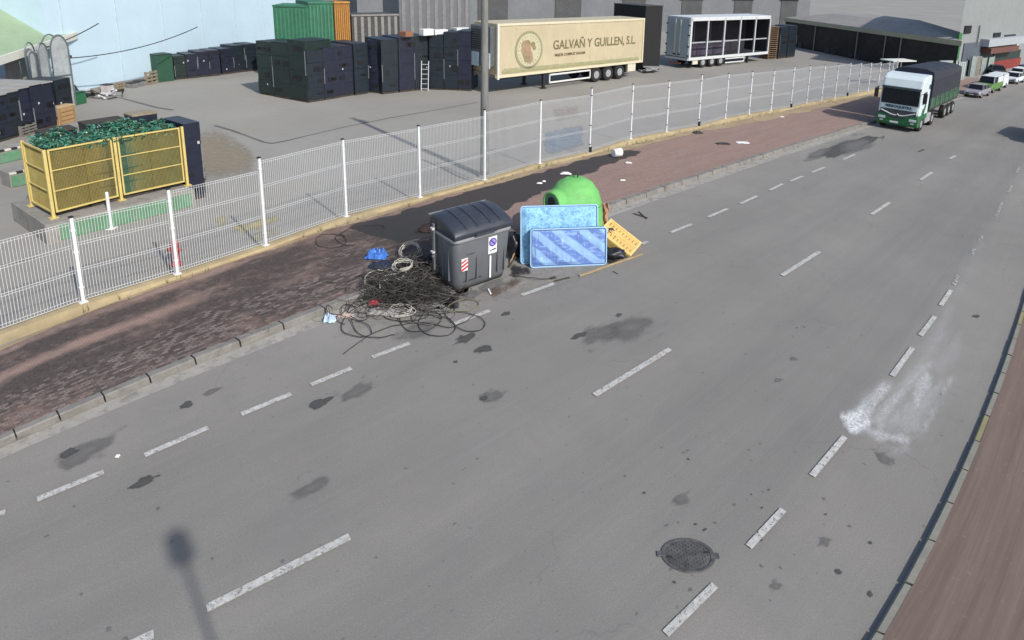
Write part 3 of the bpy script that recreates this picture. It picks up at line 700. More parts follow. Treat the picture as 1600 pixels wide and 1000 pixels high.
vo = k.n('ShaderNodeTexVoronoi', feature='DISTANCE_TO_EDGE'); vo.inputs['Scale'].default_value = 9; 
wv = k.noise(uv, 6, 3, .6, 1.5)
k.l(k.mapping(uv), vo.inputs['Vector'])
f = k.ramp(vo.outputs['Distance'], (.02, 1.), (.12, 0.)); f2 = k.ramp(wv, (.47, 0.), (.56, 1.))
c = k.mix(k.math('MULTIPLY', f2, .85), (.24, .49, .72), (.13, .31, .54)); c = k.mix(k.math('MULTIPLY', f, .6), c, (.36, .64, .82)); k.base(c).rough(.85); TICK1 = k.m
k = N('marbled_ticking'); uv = k.uv()
mp = k.mapping(uv, (1, 1, 1), (0, 0, R(-50)))
wv = k.n('ShaderNodeTexWave', wave_type='BANDS', bands_direction='X'); wv.inputs['Scale'].default_value = .86; wv.inputs['Distortion'].default_value = 1.0; wv.inputs['Detail'].default_value = 3; wv.inputs['Detail Scale'].default_value = 1.6; wv.inputs['Phase Offset'].default_value = 1.2
k.l(mp, wv.inputs['Vector']); f = wv.outputs['Fac']
c = k.mix(k.ramp(f, (.35, 0.), (.62, 1.)), (.26, .43, .70), (.12, .205, .50))
st_ = k.noise(k.mapping(uv, (2.0, 7, 1), (0, 0, R(-50))), 1.6, 5, .65, .4)
c = k.mix(k.ramp(st_, (.52, 0.), (.62, .8)), c, (.27, .42, .70)); c = k.mix(k.ramp(k.noise(k.mapping(uv, (12, 2.0, 1), (0, 0, R(-50))), 1.3, 4, .6), (.60, 0.), (.68, .75)), c, (.09, .14, .34)); c = k.mix(k.ramp(k.noise(k.mapping(uv, (14, 2.0, 1), (0, 0, R(-50))), 1.7, 4, .6), (.63, 0.), (.68, .8)), c, (.5, .66, .84))
k.base(c).rough(.85); TICK2 = k.m
side1 = M('pale_blue_border', (.30, .52, .72), .8, .1); side2 = M('blue_border', (.12, .22, .42), .8, .1)
BACK = mattress('mattress', 'larger pale blue flowered mattress leaning on the green bottle bank', (814, 412), (934, 407), (808, 323), R(14), .17, TICK1, side1)
FRONT = mattress('mattress', 'smaller blue diagonally marbled mattress standing in front of the flowered one', (829, 418), (947, 413), (828, 359), R(9), .15, TICK2, side2)

# ---- green bottle bank
cb_ = at(896, 380); topz = zup((896, 380), 277)
ig = thing('bottle_bank', 'green bell shaped glass recycling bank with a round port behind the mattresses', 'recycling bin', cb_)
H = topz; green = M('green_fibreglass', (.155, .46, .125), .72, .12, 1.5, dirt=(.12, .27, .10), dirt_amt=.55)
prof = [(.66, .06), (.70, .10), (.715, .3), (.705, .6), (.67, .85), (.58, 1.08), (.43, 1.25), (.24, 1.34), (.0, 1.36)]
sc_ = H/1.36
pdn = Vector((-.66, -.75, 0)).normalized(); pu = Vector((0, 0, 1)); psd = pdn.cross(pu); pa = math.atan2(pdn.y, pdn.x)
def bell(r, z, ph):
    dp = (ph-pa+math.pi) % (2*math.pi)-math.pi
    return r*.98+.17*math.exp(-(dp/.62)**2)*math.exp(-((z-1.0)/.30)**2)*(1 if r > .05 else 0)
pr2 = []
for i in range(len(prof)-1):
    for j in range(4): t = j/4; pr2.append((prof[i][0]*(1-t)+prof[i+1][0]*t, prof[i][1]*(1-t)+prof[i+1][1]*t))
pr2.append((.001, 1.36))
b = MB(); b.loft([[(bell(r, z, 2*math.pi*j/56)*math.cos(2*math.pi*j/56), bell(r, z, 2*math.pi*j/56)*math.sin(2*math.pi*j/56), z*sc_) for j in range(56)] for r, z in pr2]); b.build('bell', green, ig, smooth=True)
for zz, rr in ((.30, .722), (.86, .668)):
    b = MB(); b.lathe([(rr-.03, zz*sc_-.012), (rr*.99, zz*sc_-.012), (rr*.99, zz*sc_+.012), (rr-.03, zz*sc_+.012)], 40); b.build('mould_seam', M('green_seam', (.09, .30, .08), .7, .15, 3), ig, smooth=True)
b = MB(); b.lathe([(.67, 0), (.69, .02), (.69, .1), (.66, .12)], 32); b.build('foot_ring', M('black_hdpe', (.02, .02, .02)), ig)
# port cowl, facing left towards the viewer
b = MB(); rings = []
for dist, ru, rv, zc in ((.50, .34, .33, .98), (.70, .31, .30, .99), (.80, .285, .275, 1.0), (.825, .27, .26, 1.0), (.825, .235, .225, 1.0), (.79, .225, .215, 1.0)):
    rings.append([pdn*dist+psd*ru*math.cos(2*math.pi*j/28)+pu*(zc*sc_+rv*math.sin(2*math.pi*j/28)) for j in range(28)])
b.loft(rings); b.build('port_cowl', green, ig, smooth=True)
ppos = pdn*.80+pu*1.0*sc_
b = MB(); b.disc(ppos, pdn, .225, .012, 28); b.build('port_plate', M('grey_green_rubber', (.12, .22, .12), .6, .2), ig)
b = MB(); b.disc(ppos+pdn*.008+pu*.03, pdn, .115, .02, 24); b.build('port_flap', M('black_rubber', (.015, .015, .015)), ig)
b = MB(); b.tube([(-.05, 0, H-.01), (-.05, 0, H+.10), (0, 0, H+.15), (.05, 0, H+.10), (.05, 0, H-.01)], .016, 7); b.build('lifting_eye', M('dark_steel', (.07, .07, .07), .5, metal=.5), ig)

# ---- slatted yellow drawer base tipped over
TL, TR, BR_, BL_ = (956, 340), (1003, 379), (984, 400), (942, 357)
q0, q1 = at(1003, 380, .1), at(985, 401, .03)      # low edge
w_ = (q1-q0).length; u = (q1-q0).normalized()
q2 = at(956, 340, .58); v = (q2-q0); v = v-u*v.dot(u); h_ = v.length; v.normalize(); nn = u.cross(v); nn = nn if nn.z > 0 else -nn
T = Matrix(((u.x, v.x, nn.x, q0.x), (u.y, v.y, nn.y, q0.y), (u.z, v.z, nn.z, q0.z), (0, 0, 0, 1)))
dr = thing('plastic_crate', 'tan slotted crate tipped on its edge beside the blue mattresses', 'crate', (q0+q1)/2)
tanp = M('tan_plastic', (.62, .42, .135), .6, .12, 4, dirt=(.35, .24, .1)); dkm = M('dark_slot', (.10, .065, .03), .8)
TH_ = .20
def TM(b): b.v = [tuple(T @ Vector(x)) for x in b.v]; return b
bl_ = dr.location.copy()
b = MB(); b.box((w_/2, h_/2, -TH_/2), (w_, h_, TH_)); TM(b).build('shell', tanp, dr, bl_, bevel=.012)
b = MB()
b.box((.03, h_/2, .008), (.05, h_, .02)); b.box((w_-.03, h_/2, .008), (.05, h_, .02)); b.box((w_/2, .03, .009), (w_, .05, .02)); b.box((w_/2, h_-.03, .009), (w_, .05, .02)); b.box((w_/2, h_/2, .007), (.03, h_, .016))
TM(b).build('frame', M('tan_plastic_light', (.70, .50, .2), .6, .1), dr, bl_, bevel=.004)
for i in range(9):
    for j in (.26, .74):
        b = MB(); b.box((w_*j+.01*random.random(), h_*(.1+.1*i), .003), (w_*random.uniform(.10, .16), h_*.014, .008)); TM(b).build('slot', dkm, dr, bl_)
# cardboard behind it, bags, planks
cbm = M('cardboard', (.42, .25, .155), .85, .15, 5)
o = thing('cardboard_scrap', 'crumpled brown cardboard wedged behind the tan crate', 'cardboard', at(941, 352, 0.0))
b = MB(); rg = []
for i in range(6):
    rg.append([(.28*(j/7-.5)+.03*random.random(), .05*math.sin(j*1.7+i)+.03*random.random(), .12*i+.03*random.random()) for j in range(8)])
for i in range(5):
    for j in range(7): b.add([rg[i][j], rg[i][j+1], rg[i+1][j+1], rg[i+1][j]], [(0, 1, 2, 3)])
ob = b.build('sheet', cbm, o); sm = ob.modifiers.new('solid', 'SOLIDIFY'); sm.thickness = .02
bagm = M('black_bin_liner', (.018, .018, .024), .35, .3, 6, bump=.5)
def blob(name, label, cat, px, r, mat, z=0.0, sq=(1, 1, 1), seed=0, part='bag', amp=.35):
    c_ = at(*px, z); b = MB(); n1, n2 = 26, 14; rings = []
    for i in range(n2+1):
        th = math.pi*i/n2; rg = []
        for j in range(n1):
            ph = 2*math.pi*j/n1; d = Vector((math.sin(th)*math.cos(ph), math.sin(th)*math.sin(ph), math.cos(th)))
            f = 1+amp*fbm(d.x*2+seed, d.y*2, d.z*2+seed)+.5*amp*abs(fbm(d.x*5+seed, d.y*5, d.z*5))
            rg.append((d.x*r*sq[0]*f, d.y*r*sq[1]*f, max(-.9, d.z)*r*sq[2]*f+r*sq[2]*.9))
        rings.append(rg)
    b.loft(rings); ob = b.build(name, mat, None, (0, 0, 0), smooth=True); ob.location = c_; return tag(ob, label, cat)
blob('rubbish_bag', 'shiny black rubbish bag squeezed between the container and the flowered mattress', 'bag', (803, 402), .2, bagm, 0, (.8, .8, 1.5), 3)
blob('rubbish_bag', 'black rubbish bag lying on the road under the tan crate', 'bag', (958, 403), .2, bagm, 0, (1.4, .8, .6), 9)
blob('rubbish_bag', 'dark crumpled bag beneath the raised end of the tan crate', 'bag', (948, 385), .24, bagm, 0, (1, 1, 1), 14)
woodm = M('weathered_timber', (.36, .27, .15), .8, .25, 5, stretch=(1, 1, 6)); dwood = M('dark_timber', (.055, .045, .035), .85, .3, 6)
def plank(label, p0, p1, w_, t_, mat, z=.01, name='plank', cat='plank', z2=None):
    a, c_ = at(*p0, z), at(*p1, z if z2 is None else z2); d = (c_-a); L = d.length; u = d.normalized(); sdv = Vector((-u.y, u.x, 0)).normalized(); up = u.cross(sdv); up = up if up.z > 0 else -up
    T = Matrix(((u.x, sdv.x, up.x, a.x), (u.y, sdv.y, up.y, a.y), (u.z, sdv.z, up.z, a.z), (0, 0, 0, 1)))
    b = MB(); b.box((L/2, 0, t_/2), (L, w_, t_), 0, 0, M=T); ob = b.build(name, mat, None, a, bevel=min(.004, t_/4)); return tag(ob, label, cat)
plank('long pale timber batten lying in the road below the blue mattresses', (905, 432), (1003, 398), .05, .035, woodm)
plank('short dark stick beside the worn dash below the mattresses', (866, 440), (890, 434), .03, .02, dwood)
plank('dark broken slat on the road at the end of a parking dash', (860, 436), (868, 434), .06, .03, dwood)
plank('broken dark stick leaning at the foot of the flowered mattress', (795, 418), (806, 402), .03, .02, dwood, .02, z2=.12)
plank('pale broken stick next to the container front corner', (797, 412), (804, 396), .03, .02, woodm, .02, z2=.16)
plank('thin dark lath lying on asphalt right of the tan crate', (990, 334), (1012, 341), .03, .02, dwood)
plank('second thin lath crossing the first right of the tan crate', (998, 331), (1010, 342), .025, .02, dwood)
plank('small white stick on the road in front of the container', (763, 452), (767, 460), .03, .02, M('white_plastic', (.75, .75, .74), .5))
plank('dark twig on the road to the left of the container front', (704, 466), (716, 467), .02, .015, dwood)
plank('grey lath on the road under the tan crate', (958, 424), (966, 428), .02, .015, M('grey_wood', (.2, .18, .16)))
# ---- tangle of stripped cable
def loops(b, cx, cy, z0, n, r0, r1, hz, rad, spread=(.5, .4), seed=0, npts=22):
    rnd = random.Random(seed)
    for i in range(n):
        ox, oy = rnd.gauss(0, spread[0]), rnd.gauss(0, spread[1]); ra, rb = rnd.uniform(r0, r1), rnd.uniform(r0, r1)*.8; ph = rnd.uniform(0, 6.3); z = z0+rnd.random()**1.3*hz*max(.1, 1-(ox*ox/(spread[0]*2.2)**2+oy*oy/(spread[1]*2.2)**2))
        tx, ty = rnd.uniform(-.5, .5), rnd.uniform(-.5, .5); arc = rnd.uniform(3, 7.5); pts = []
        for j in range(npts):
            t = ph+arc*j/(npts-1); wob = 1+.18*math.sin(3*t+i)+.1*math.sin(5*t+2*i); x, y = ra*math.cos(t)*wob, rb*math.sin(t)*wob
            pts.append((cx+ox+x, cy+oy+y, max(z0+rad, z+x*tx+y*ty)))
        b.tube(pts, rad*rnd.uniform(.7, 1.3), 4)
cab_m = M('burnt_cable', (.036, .033, .029), .75, .45, 9); cab_g = M('grey_cable', (.115, .108, .096), .7, .3, 7); cab_w = M('pale_cable', (.47, .455, .40), .6, .15, 5)
c_ = at(620, 462, .0); root = thing('cable_tangle', 'dense dark heap of tangled stripped cable on the kerb left of the container', 'cable heap', c_)
b = MB(); loops(b, 0, 0, .0, 140, .12, .42, .46, .006, (.42, .32), 1); b.build('burnt_cable', cab_m, root)
b = MB(); loops(b, 0, .05, .02, 70, .08, .4, .42, .0055, (.42, .3), 2); b.build('grey_cable', cab_g, root)
b = MB(); loops(b, .0, -.05, .0, 60, .15, .45, .12, .0055, (.55, .4), 12, 30); b.build('loose_strand', cab_g, root)
c2 = at(655, 425, .13); root2 = thing('cable_tangle', 'flatter dark cable heap against the left flank of the container', 'cable heap', c2)
b = MB(); loops(b, 0, 0, .0, 90, .06, .3, .30, .008, (.34, .30), 5); b.build('burnt_cable', cab_m, root2)
b = MB(); loops(b, 0, 0, .02, 30, .08, .36, .26, .007, (.36, .3), 6); b.build('grey_cable', cab_g, root2)
def cable(label, pts, r, mat, z=.02, closed=False, name='loose_cable', dz=.02, rise=None):
    P = [at(x, y, z) for x, y in pts]; n = len(P); Q = []
    for i in range(n if closed else n-1):
        p0, p1, p2, p3 = (P[(i-1) % n], P[i], P[(i+1) % n], P[(i+2) % n]) if closed else (P[max(i-1, 0)], P[i], P[i+1], P[min(i+2, n-1)])
        for j in range(7):
            t = j/7; Q.append(.5*((2*p1)+(-p0+p2)*t+(2*p0-5*p1+4*p2-p3)*t*t+(-p0+3*p1-3*p2+p3)*t**3))
    if not closed: Q.append(P[-1])
    for i, q in enumerate(Q): q.z = z+r*.3+dz*abs(fbm(q.x*2, q.y*2, r*900))*2
    b = MB(); b.tube(Q, r, 5, closed=closed); o = b.build(name, mat, None, Q[0], smooth=True); return tag(o, label, 'cable')
cable('black cable trailing from the heap towards the near lane dashes', [(537, 554), (560, 536), (590, 518), (625, 508), (665, 505), (700, 512), (720, 506), (735, 498), (742, 490)], .008, cab_m)
cable('black cable in a wide loop at the left edge of the heap', [(583, 470), (552, 484), (535, 505), (537, 520), (560, 527), (580, 523), (575, 510), (555, 500), (543, 490), (548, 478)], .008, cab_m)
cable('black cable looped far to the right over a white dash', [(690, 480), (700, 498), (720, 515), (748, 518), (758, 508), (752, 498), (730, 490), (700, 486)], .008, cab_m)
cable('thin yellow grey cable loop nearest the container', [(697, 486), (704, 476), (722, 469), (742, 470), (748, 476), (738, 484), (718, 487), (700, 487)], .009, M('olive_cable', (.17, .17, .09), .6))
cable('dark cable ring lying on the dash below the heap', [(655, 500), (668, 493), (700, 498), (712, 512), (700, 524), (672, 524), (656, 514)], .008, cab_m, closed=True)
cable('dark cable oval spread over the road in front of the heap', [(626, 495), (640, 486), (680, 488), (690, 500), (670, 516), (642, 518), (628, 508)], .008, cab_m, closed=True)
cable('dark cable arcing out low in front of the heap', [(548, 500), (560, 522), (590, 529), (617, 524)], .008, cab_m)
cable('long dark cable running back along the pavement edge', [(510, 441), (530, 443), (552, 437), (575, 425), (590, 418)], .008, cab_m, .15)
cable('dark cable loop hanging over the kerb stones left of the heap', [(545, 470), (544, 482), (530, 492), (512, 488), (512, 478), (520, 484)], .008, cab_m, .14)
cable('dark cable ring on the pavement near the fence wall', [(494, 376), (500, 368), (522, 366), (540, 373), (536, 384), (512, 388), (497, 384)], .008, cab_m, .15, closed=True)
cable('dark cable loop reaching along the dusty pavement strip', [(527, 368), (550, 356), (580, 352), (600, 354), (597, 362)], .008, cab_m, .15)
cable('dark cable curl below the ring on the pavement', [(540, 372), (532, 366), (524, 372), (535, 382), (555, 384)], .008, cab_m, .15)
cable('thin cable running right from the container to the worn dash', [(795, 430), (820, 434), (845, 437), (870, 434)], .008, cab_m)
cable('dark cable crossing the kerb into the heap', [(612, 470), (650, 462), (690, 468), (712, 480), (696, 490), (660, 488)], .008, cab_m)
cable('cable whip between heap and container corner', [(640, 440), (668, 452), (695, 456), (705, 462), (690, 470), (668, 476)], .008, cab_m)
cable('grey cable ring under the right side of the heap', [(645, 490), (672, 492), (690, 500), (672, 508), (648, 504)], .009, cab_g, closed=True)
cable('dark cable bent flat on the kerb face', [(602, 485), (598, 492), (610, 500), (640, 502), (668, 496), (668, 488)], .008, cab_m)
def coil(label, px, rx, n, z, seed, tilt=0.0):
    c_ = at(*px, z); rnd = random.Random(seed); b = MB()
    for i in range(n):
        f = rnd.uniform(.82, 1.08); dx, dy = rnd.uniform(-.02, .02), rnd.uniform(-.02, .02)
        ph, arc, sq = rnd.uniform(0, 6.3), rnd.uniform(3.2, 6.0), rnd.uniform(.75, 1.05)
        b.tube([(rx*f*math.cos(t)*(1+.08*math.sin(2*t+i))+dx, rx*sq*f*math.sin(t)*(1+.08*math.cos(3*t+i))+dy, .012+.012*i+.02*rnd.random()+tilt*rx*math.sin(t)+tilt*rx) for t in [ph+arc*j/21 for j in range(22)]], .008, 5)
    o = b.build('cable_coil', cab_w, None); o.location = c_; return tag(o, label, 'cable coil', 'pale cable coils')
coil('pale cable coil lying flat on the road at the foot of the heap', (626, 490), .24, 7, .0, 3)
coil('pale cable coil resting on top of the dark heap', (629, 420), .2, 6, .36, 4, .15)
coil('pale half buried cable coil behind the heap on the pavement', (641, 400), .22, 6, .16, 5, .35)
cable('pale cable arching over the top of the heap', [(570, 446), (572, 432), (585, 424), (612, 424), (634, 428), (625, 438), (600, 442)], .011, cab_w, .25, dz=.06)
cable('second pale cable curl on the front of the heap', [(594, 452), (594, 440), (606, 430), (628, 428), (636, 424)], .011, cab_w, .3, dz=.05)
# ---- coloured scraps
def rag(label, px, w_, d_, h_, mat, z, seed, name, cat):
    c_ = at(*px, z); n = 22
    def fn(u, v):
        e = sstep(1, .5, max(abs(u), abs(v))); return (u*w_/2*(1+.3*fbm(v*2, seed)), v*d_/2*(1+.4*fbm(u*2, seed+5)), .012+h_*e*(.45+.9*abs(fbm(u*2.2+seed, v*2.2, seed)))*1.4)
    o = grid_mesh(name, [i*2/n-1 for i in range(n+1)], [i*2/n-1 for i in range(n+1)], fn, mat); o.location = c_
    s_ = o.modifiers.new('solid', 'SOLIDIFY'); s_.thickness = .012; return tag(o, label, cat)
bluep = M('blue_plastic_film', (.05, .17, .55), .4, .3, 9); wht = M('white_plastic', (.75, .75, .74), .5)
rag('crumpled bright blue plastic sheet on the pavement beside the cable heap', (588, 402), .46, .26, .14, bluep, .14, 2, 'plastic_sheet', 'plastic sheet')
rag('dark blue cloth spread on the sooty pavement beside the heap', (600, 416), .6, .3, .05, M('navy_cloth', (.02, .03, .07), .8), .14, 4, 'cloth', 'cloth')
rag('small crumpled blue and white carton at the kerb foot', (515, 502), .24, .14, .12, M('blue_white_card', (.42, .55, .78), .5, .5, 14), .01, 7, 'carton', 'carton')
rag('flattened pale pink packaging lying beside the blue carton', (535, 494), .4, .14, .03, M('pink_card', (.5, .38, .34), .7), .01, 8, 'packaging', 'packaging')
rag('red plastic scrap caught under the cable heap', (586, 475), .26, .18, .08, M('red_plastic', (.45, .05, .06), .5), .02, 9, 'plastic_scrap', 'plastic scrap')
rag('white litter scrap on the kerb right of the heap', (668, 452), .3, .2, .05, M('dirty_white', (.42, .41, .38), .7, .4, 10), .02, 10, 'litter', 'litter')
rag('grey litter flattened in front of the heap near the coil', (600, 488), .6, .25, .04, M('grey_litter', (.28, .27, .25), .8, .4, 10), .015, 11, 'litter', 'litter')
rag('pale rag beside the pole foot of the bottle bank spill', (884, 272), .34, .12, .05, wht, .145, 12, 'rag', 'rag')
rag('white litter scrap left of the bottle bank', (843, 287), .16, .09, .03, wht, .145, 13, 'litter', 'litter')
rag('smaller white scrap lying next to the one left of the bottle bank', (850, 284), .1, .08, .03, wht, .145, 14, 'litter', 'litter')
rag('pale scrap lying inside the black wet stain', (982, 255), .22, .1, .03, wht, .145, 15, 'litter', 'litter')
rag('white sheet of card lying on the red pavement beyond the stain', (1160, 223), .5, .26, .02, wht, .14, 16, 'card', 'card')
rag('dark rag on the red pavement by the white card', (1130, 225), .5, .16, .04, M('black_hdpe', (.02, .02, .02)), .14, 17, 'rag', 'rag')
rag('dark rubbish scrap against the sandy strip of the pavement', (1090, 208), .4, .2, .06, M('black_hdpe', (.02, .02, .02)), .14, 18, 'rag', 'rag')
rag('white litter scrap on red pavement above the tan crate', (973, 282), .16, .1, .02, wht, .14, 19, 'litter', 'litter')
rag('tiny white scrap far along the red pavement', (1222, 183), .2, .12, .02, wht, .14, 20, 'litter', 'litter')
rag('tiny white chip beside the lone oil blot near the lane', (184, 714), .05, .04, .02, wht, .01, 21, 'litter', 'litter')
rag('dark brown rag lying on the pavement behind the container', (672, 360), .6, .3, .12, M('brown_rag', (.035, .02, .02), .85), .14, 22, 'rag', 'rag')
# white bucket on its side
p = at(964, 245, .13); o = thing('bucket', 'white plastic bucket lying on its side at the edge of the black stain', 'bucket', p, R(215))
b = MB(); n = 20; rings = []
for x, r in ((.17, .12), (.17, .135), (-.13, .16), (-.15, .16), (-.15, .145), (.14, .115)):
    rings.append([(x, r*math.cos(2*math.pi*j/n), .155+r*math.sin(2*math.pi*j/n)) for j in range(n)])
b.loft(rings); b.build('shell', M('bucket_white', (.8, .8, .79), .4, .05), o, smooth=True)
b = MB(); b.tube([(-.14, .16*math.cos(t), .155+.16*math.sin(t)-.0) if abs(math.cos(t)) > .99 else (-.14-.1*math.sin(t), .16*math.cos(t), .07) for t in [math.pi*j/10 for j in range(11)]], .006, 5); b.build('handle', M('dark_steel', (.07, .07, .07)), o)
# manhole
c_ = at(1075, 868); o = thing('manhole_cover', 'round worn cast iron manhole cover near the edge line', 'manhole', c_, R(0), scale=(1, .72, 1))
iron = M('worn_iron', (.13, .126, .122), .55, .4, 7, .4, bump=.3, dirt=(.2, .19, .18), dirt_amt=.6)
rI = (at(1117, 868)-at(1034, 868)).length/2
b = MB(); n = 40
b.lathe([(rI*.86, .0), (rI*.86, .012), (rI, .016), (rI*1.02, .0)], n); b.box((rI*1.0, 0, .008), (.1, .09, .02)); b.box((-rI*1.0, 0, .008), (.1, .09, .02)); b.build('frame', iron, o, bevel=.003)
b = MB(); b.lathe([(.001, .010), (rI*.84, .010), (rI*.84, .0)], n)
for i in range(-7, 8):
    for j in range(-7, 8):
        x, y = i*rI/9, j*rI/9
        if math.hypot(x, y) < rI*.78 and (i+j) % 2: b.box((x, y, .013), (rI*.07, rI*.07, .010))
b.build('lid', iron, o)
for q_ in (-1, 1):
    b = MB(); b.box((q_*rI*.7, q_*.05, .017), (.05, .03, .004)); b.build('keyhole', M('black_hdpe', (.02, .02, .02)), o)

# ================================================================== YARD
conc = M('platform_concrete', (.27, .255, .23), .9, .2, 1.5, bump=.2, dirt=(.13, .12, .105), dirt_amt=.7)
greenp = M('flaking_green_paint', (.10, .24, .13), .85, .2, 3, dirt=(.2, .2, .18), dirt_amt=.7)
PZ = .5
# loading platform under the cage
f0, f1 = at(70, 352, PZ), at(303, 296, PZ); u = (f1-f0).normalized(); nb = Vector((-u.y, u.x, 0)); L_ = (f1-f0).length
pl = thing('loading_platform', 'raised concrete loading platform with flaking green front under the yellow cage', 'platform', (f0.x, f0.y, 0))
b = MB(); b.prism([(0, 0), (u*L_)[:2], (u*L_+nb*2.3)[:2], (nb*2.3)[:2]], -.05, PZ); b.build('slab', conc, pl)
b = MB(); q = u*L_; b.prism([tuple((u*.25-nb*.02)[:2]), tuple((q-u*.1-nb*.02)[:2]), tuple((q-u*.1-nb*.001)[:2]), tuple((u*.25-nb*.001)[:2])], .06, PZ-.07); b.build('green_face', greenp, pl)
hz_y = M('hazard_white', (.6, .58, .5), .6, .1); hz_k = M('hazard_black', (.025, .025, .025), .6)
def dock(label, l, r, depth, z):
    a, c_ = at(*l, z), at(*r, z); u = (c_-a).normalized(); nb = Vector((-u.y, u.x, 0)); L = (c_-a).length
    root = thing('loading_ramp', label, 'ramp', (a.x, a.y, 0))
    b = MB(); b.prism([(0, 0), tuple((u*L)[:2]), tuple((u*L+nb*depth)[:2]), tuple((nb*depth)[:2])], -.05, z); b.build('slab', conc, root)
    b = MB(); b.prism([tuple((-nb*.02+u*.03)[:2]), tuple((u*(L-.03)-nb*.02)[:2]), tuple((u*(L-.03)-nb*.001)[:2]), tuple((u*.03-nb*.001)[:2])], .04, z-.1); b.build('green_face', greenp, root)
    n = int(L/.16)
    for i in range(n):
        b = MB(); s0, s1 = L*i/n, L*(i+1)/n
        b.prism([tuple((u*s0-nb*.02)[:2]), tuple((u*s1-nb*.02)[:2]), tuple((u*s1+nb*.07)[:2]), tuple((u*s0+nb*.07)[:2])], z-.05, z+.004); b.build('hazard_block', hz_k if i % 2 else hz_y, root)
dock('low concrete ramp with hazard edging and green face left of the yellow cage', (14, 271), (57, 262), .55, .45)
dock('farther concrete ramp with hazard edging at the left edge of the yard', (-14, 238), (46, 226), .5, .45)
# yellow guard cage on the platform
yel = M('yellow_enamel', (.62, .49, .17), .5, .1, 3, dirt=(.35, .27, .12), dirt_amt=.35); mesh_y = M('yellow_mesh_wire', (.33, .265, .085), .6, .15, 3)
gp = [at(84, 341, PZ), at(190, 313, PZ), at(293, 290, PZ)]; gt = [238, 214, 196]
gh = [zup((84, 341), 238, PZ)-PZ, zup((190, 313), 213, PZ)-PZ, zup((293, 290), 196, PZ)-PZ]
cg = thing('guard_cage', 'yellow mesh guard cage of two framed panels around stacked bottle crates', 'guard fence', gp[0])
go = gp[0]; Hc = sum(gh)/3; u = (gp[2]-gp[0]).normalized(); nb = Vector((-u.y, u.x, 0))
bl3 = at(48, 316, PZ); side = (gp[0]-at(84, 341, PZ)) + nb*1.25
gpost = gp + [gp[0]+nb*1.3]
for i, p in enumerate(gpost):
    b = MB(); b.box((p.x, p.y, PZ+Hc/2), (.06, .06, Hc), math.atan2(u.y, u.x)); b.box((p.x, p.y, PZ+.012), (.16, .16, .02), math.atan2(u.y, u.x)); b.build('post', yel, cg, go)
def gpanel(a, c_, z0, z1, rails=(1/3, 2/3)):
    d = c_-a; L = d.length; t = d/L; a = a+t*.06; L -= .12; rz = math.atan2(t.y, t.x); nrm = Vector((-t.y, t.x, 0))
    fr = MB(); mid = a+t*L/2
    for zz in (z0, z1): fr.box((mid.x, mid.y, zz), (L, .035, .035), rz)
    for s_ in (.0175, L-.0175): q = a+t*s_; fr.box((q.x, q.y, (z0+z1)/2), (.035, .035, z1-z0-.036), rz)
    pnl = fr.build('panel_frame', yel, cg, go)
    for r in rails:
        rb = MB(); rb.box((mid.x, mid.y, z0+(z1-z0)*r), (L-.07, .022, .022), rz); rb.build('rail', yel, cg, go)
    b = MB(); n = int(L/.030); m_ = int((z1-z0)/.030); off = nrm*.014
    for i in range(1, n): q = a+t*L*i/n+off; b.box((q.x, q.y, (z0+z1)/2), (.006, .006, z1-z0), rz)
    for i in range(1, m_): b.box((mid.x+off.x*1.6, mid.y+off.y*1.6, z0+(z1-z0)*i/m_), (L, .006, .006), rz)
    b.build('wire_mesh', mesh_y, cg, go)
gpanel(gp[0], gp[1], PZ+.14, PZ+Hc-.03); gpanel(gp[1], gp[2], PZ+.14, PZ+Hc-.03); gpanel(gpost[3], gp[0], PZ+.14, PZ+Hc-.03)
# crates with green glass heaped in them, behind the cage
gl = [M('green_glass_a', (.03, .12, .075), .3, .4, 14), M('green_glass_b', (.05, .20, .13), .3, .4, 14), M('green_glass_c', (.10, .28, .21), .3, .3, 14), M('green_glass_d', (.02, .06, .045), .35, .4, 14), M('olive_glass', (.075, .10, .04), .4, .4, 14)]
gc1, gc2 = M('olive_crate', (.10, .085, .03), .75, .3, 4), M('green_crate', (.035, .085, .05), .7, .3, 4)
Lc = (gp[2]-gp[0]).length; nC = 4
def crate_of_glass(i, label, mat, wd, ht):
    s0 = .07+(Lc-.14)*i/nC; a = gp[0]+u*(s0+wd/2+.02)+nb*(.10+.5); root = thing('glass_crate', label, 'crate', (a.x, a.y, PZ), math.atan2(u.y, u.x))
    b = MB(); b.box((0, 0, .10+ht/2), (wd, 1.0, ht)); bx = b.build('bin', mat, root, bevel=.01)
    for k_ in range(1, 4): b = MB(); b.box((0, -.505, .10+ht*k_/4), (wd*.98, .02, .03)); b.build('ledge', mat, bx)
    for y in (-.4, 0, .4): b = MB(); b.box((0, y, .05), (wd*.95, .1, .1)); b.build('runner', dwood, root)
    b = MB(); rnd = random.Random(i+3)
    for j in range(900):
        x, y = rnd.uniform(-.5, .5)*wd*1.02, rnd.uniform(-.53, .5); z = .10+ht-.03+(.10+.20*(1+fbm(x*2+i, y*2, i))*(.5+y*.6+.3))*rnd.random()
        d = Vector((rnd.gauss(0, 1), rnd.gauss(0, 1), rnd.gauss(0, .5))).normalized()*rnd.uniform(.02, .05); b.bar(Vector((x, y, z))-d, Vector((x, y, z))+d, rnd.uniform(.010, .024), 5, rnd.choice((0, 0, 1, 1, 2, 3, 3, 4)))
    b.build('glass_heap', gl, root)
    return root
cw = (Lc-.14)/nC-.03; ch = Hc-.22
crate_of_glass(0, 'first crate of broken green glass at the near left end of the yellow cage', gc1, cw, ch); crate_of_glass(1, 'second crate of broken green glass behind the left cage panel', gc1, cw, ch-.02)
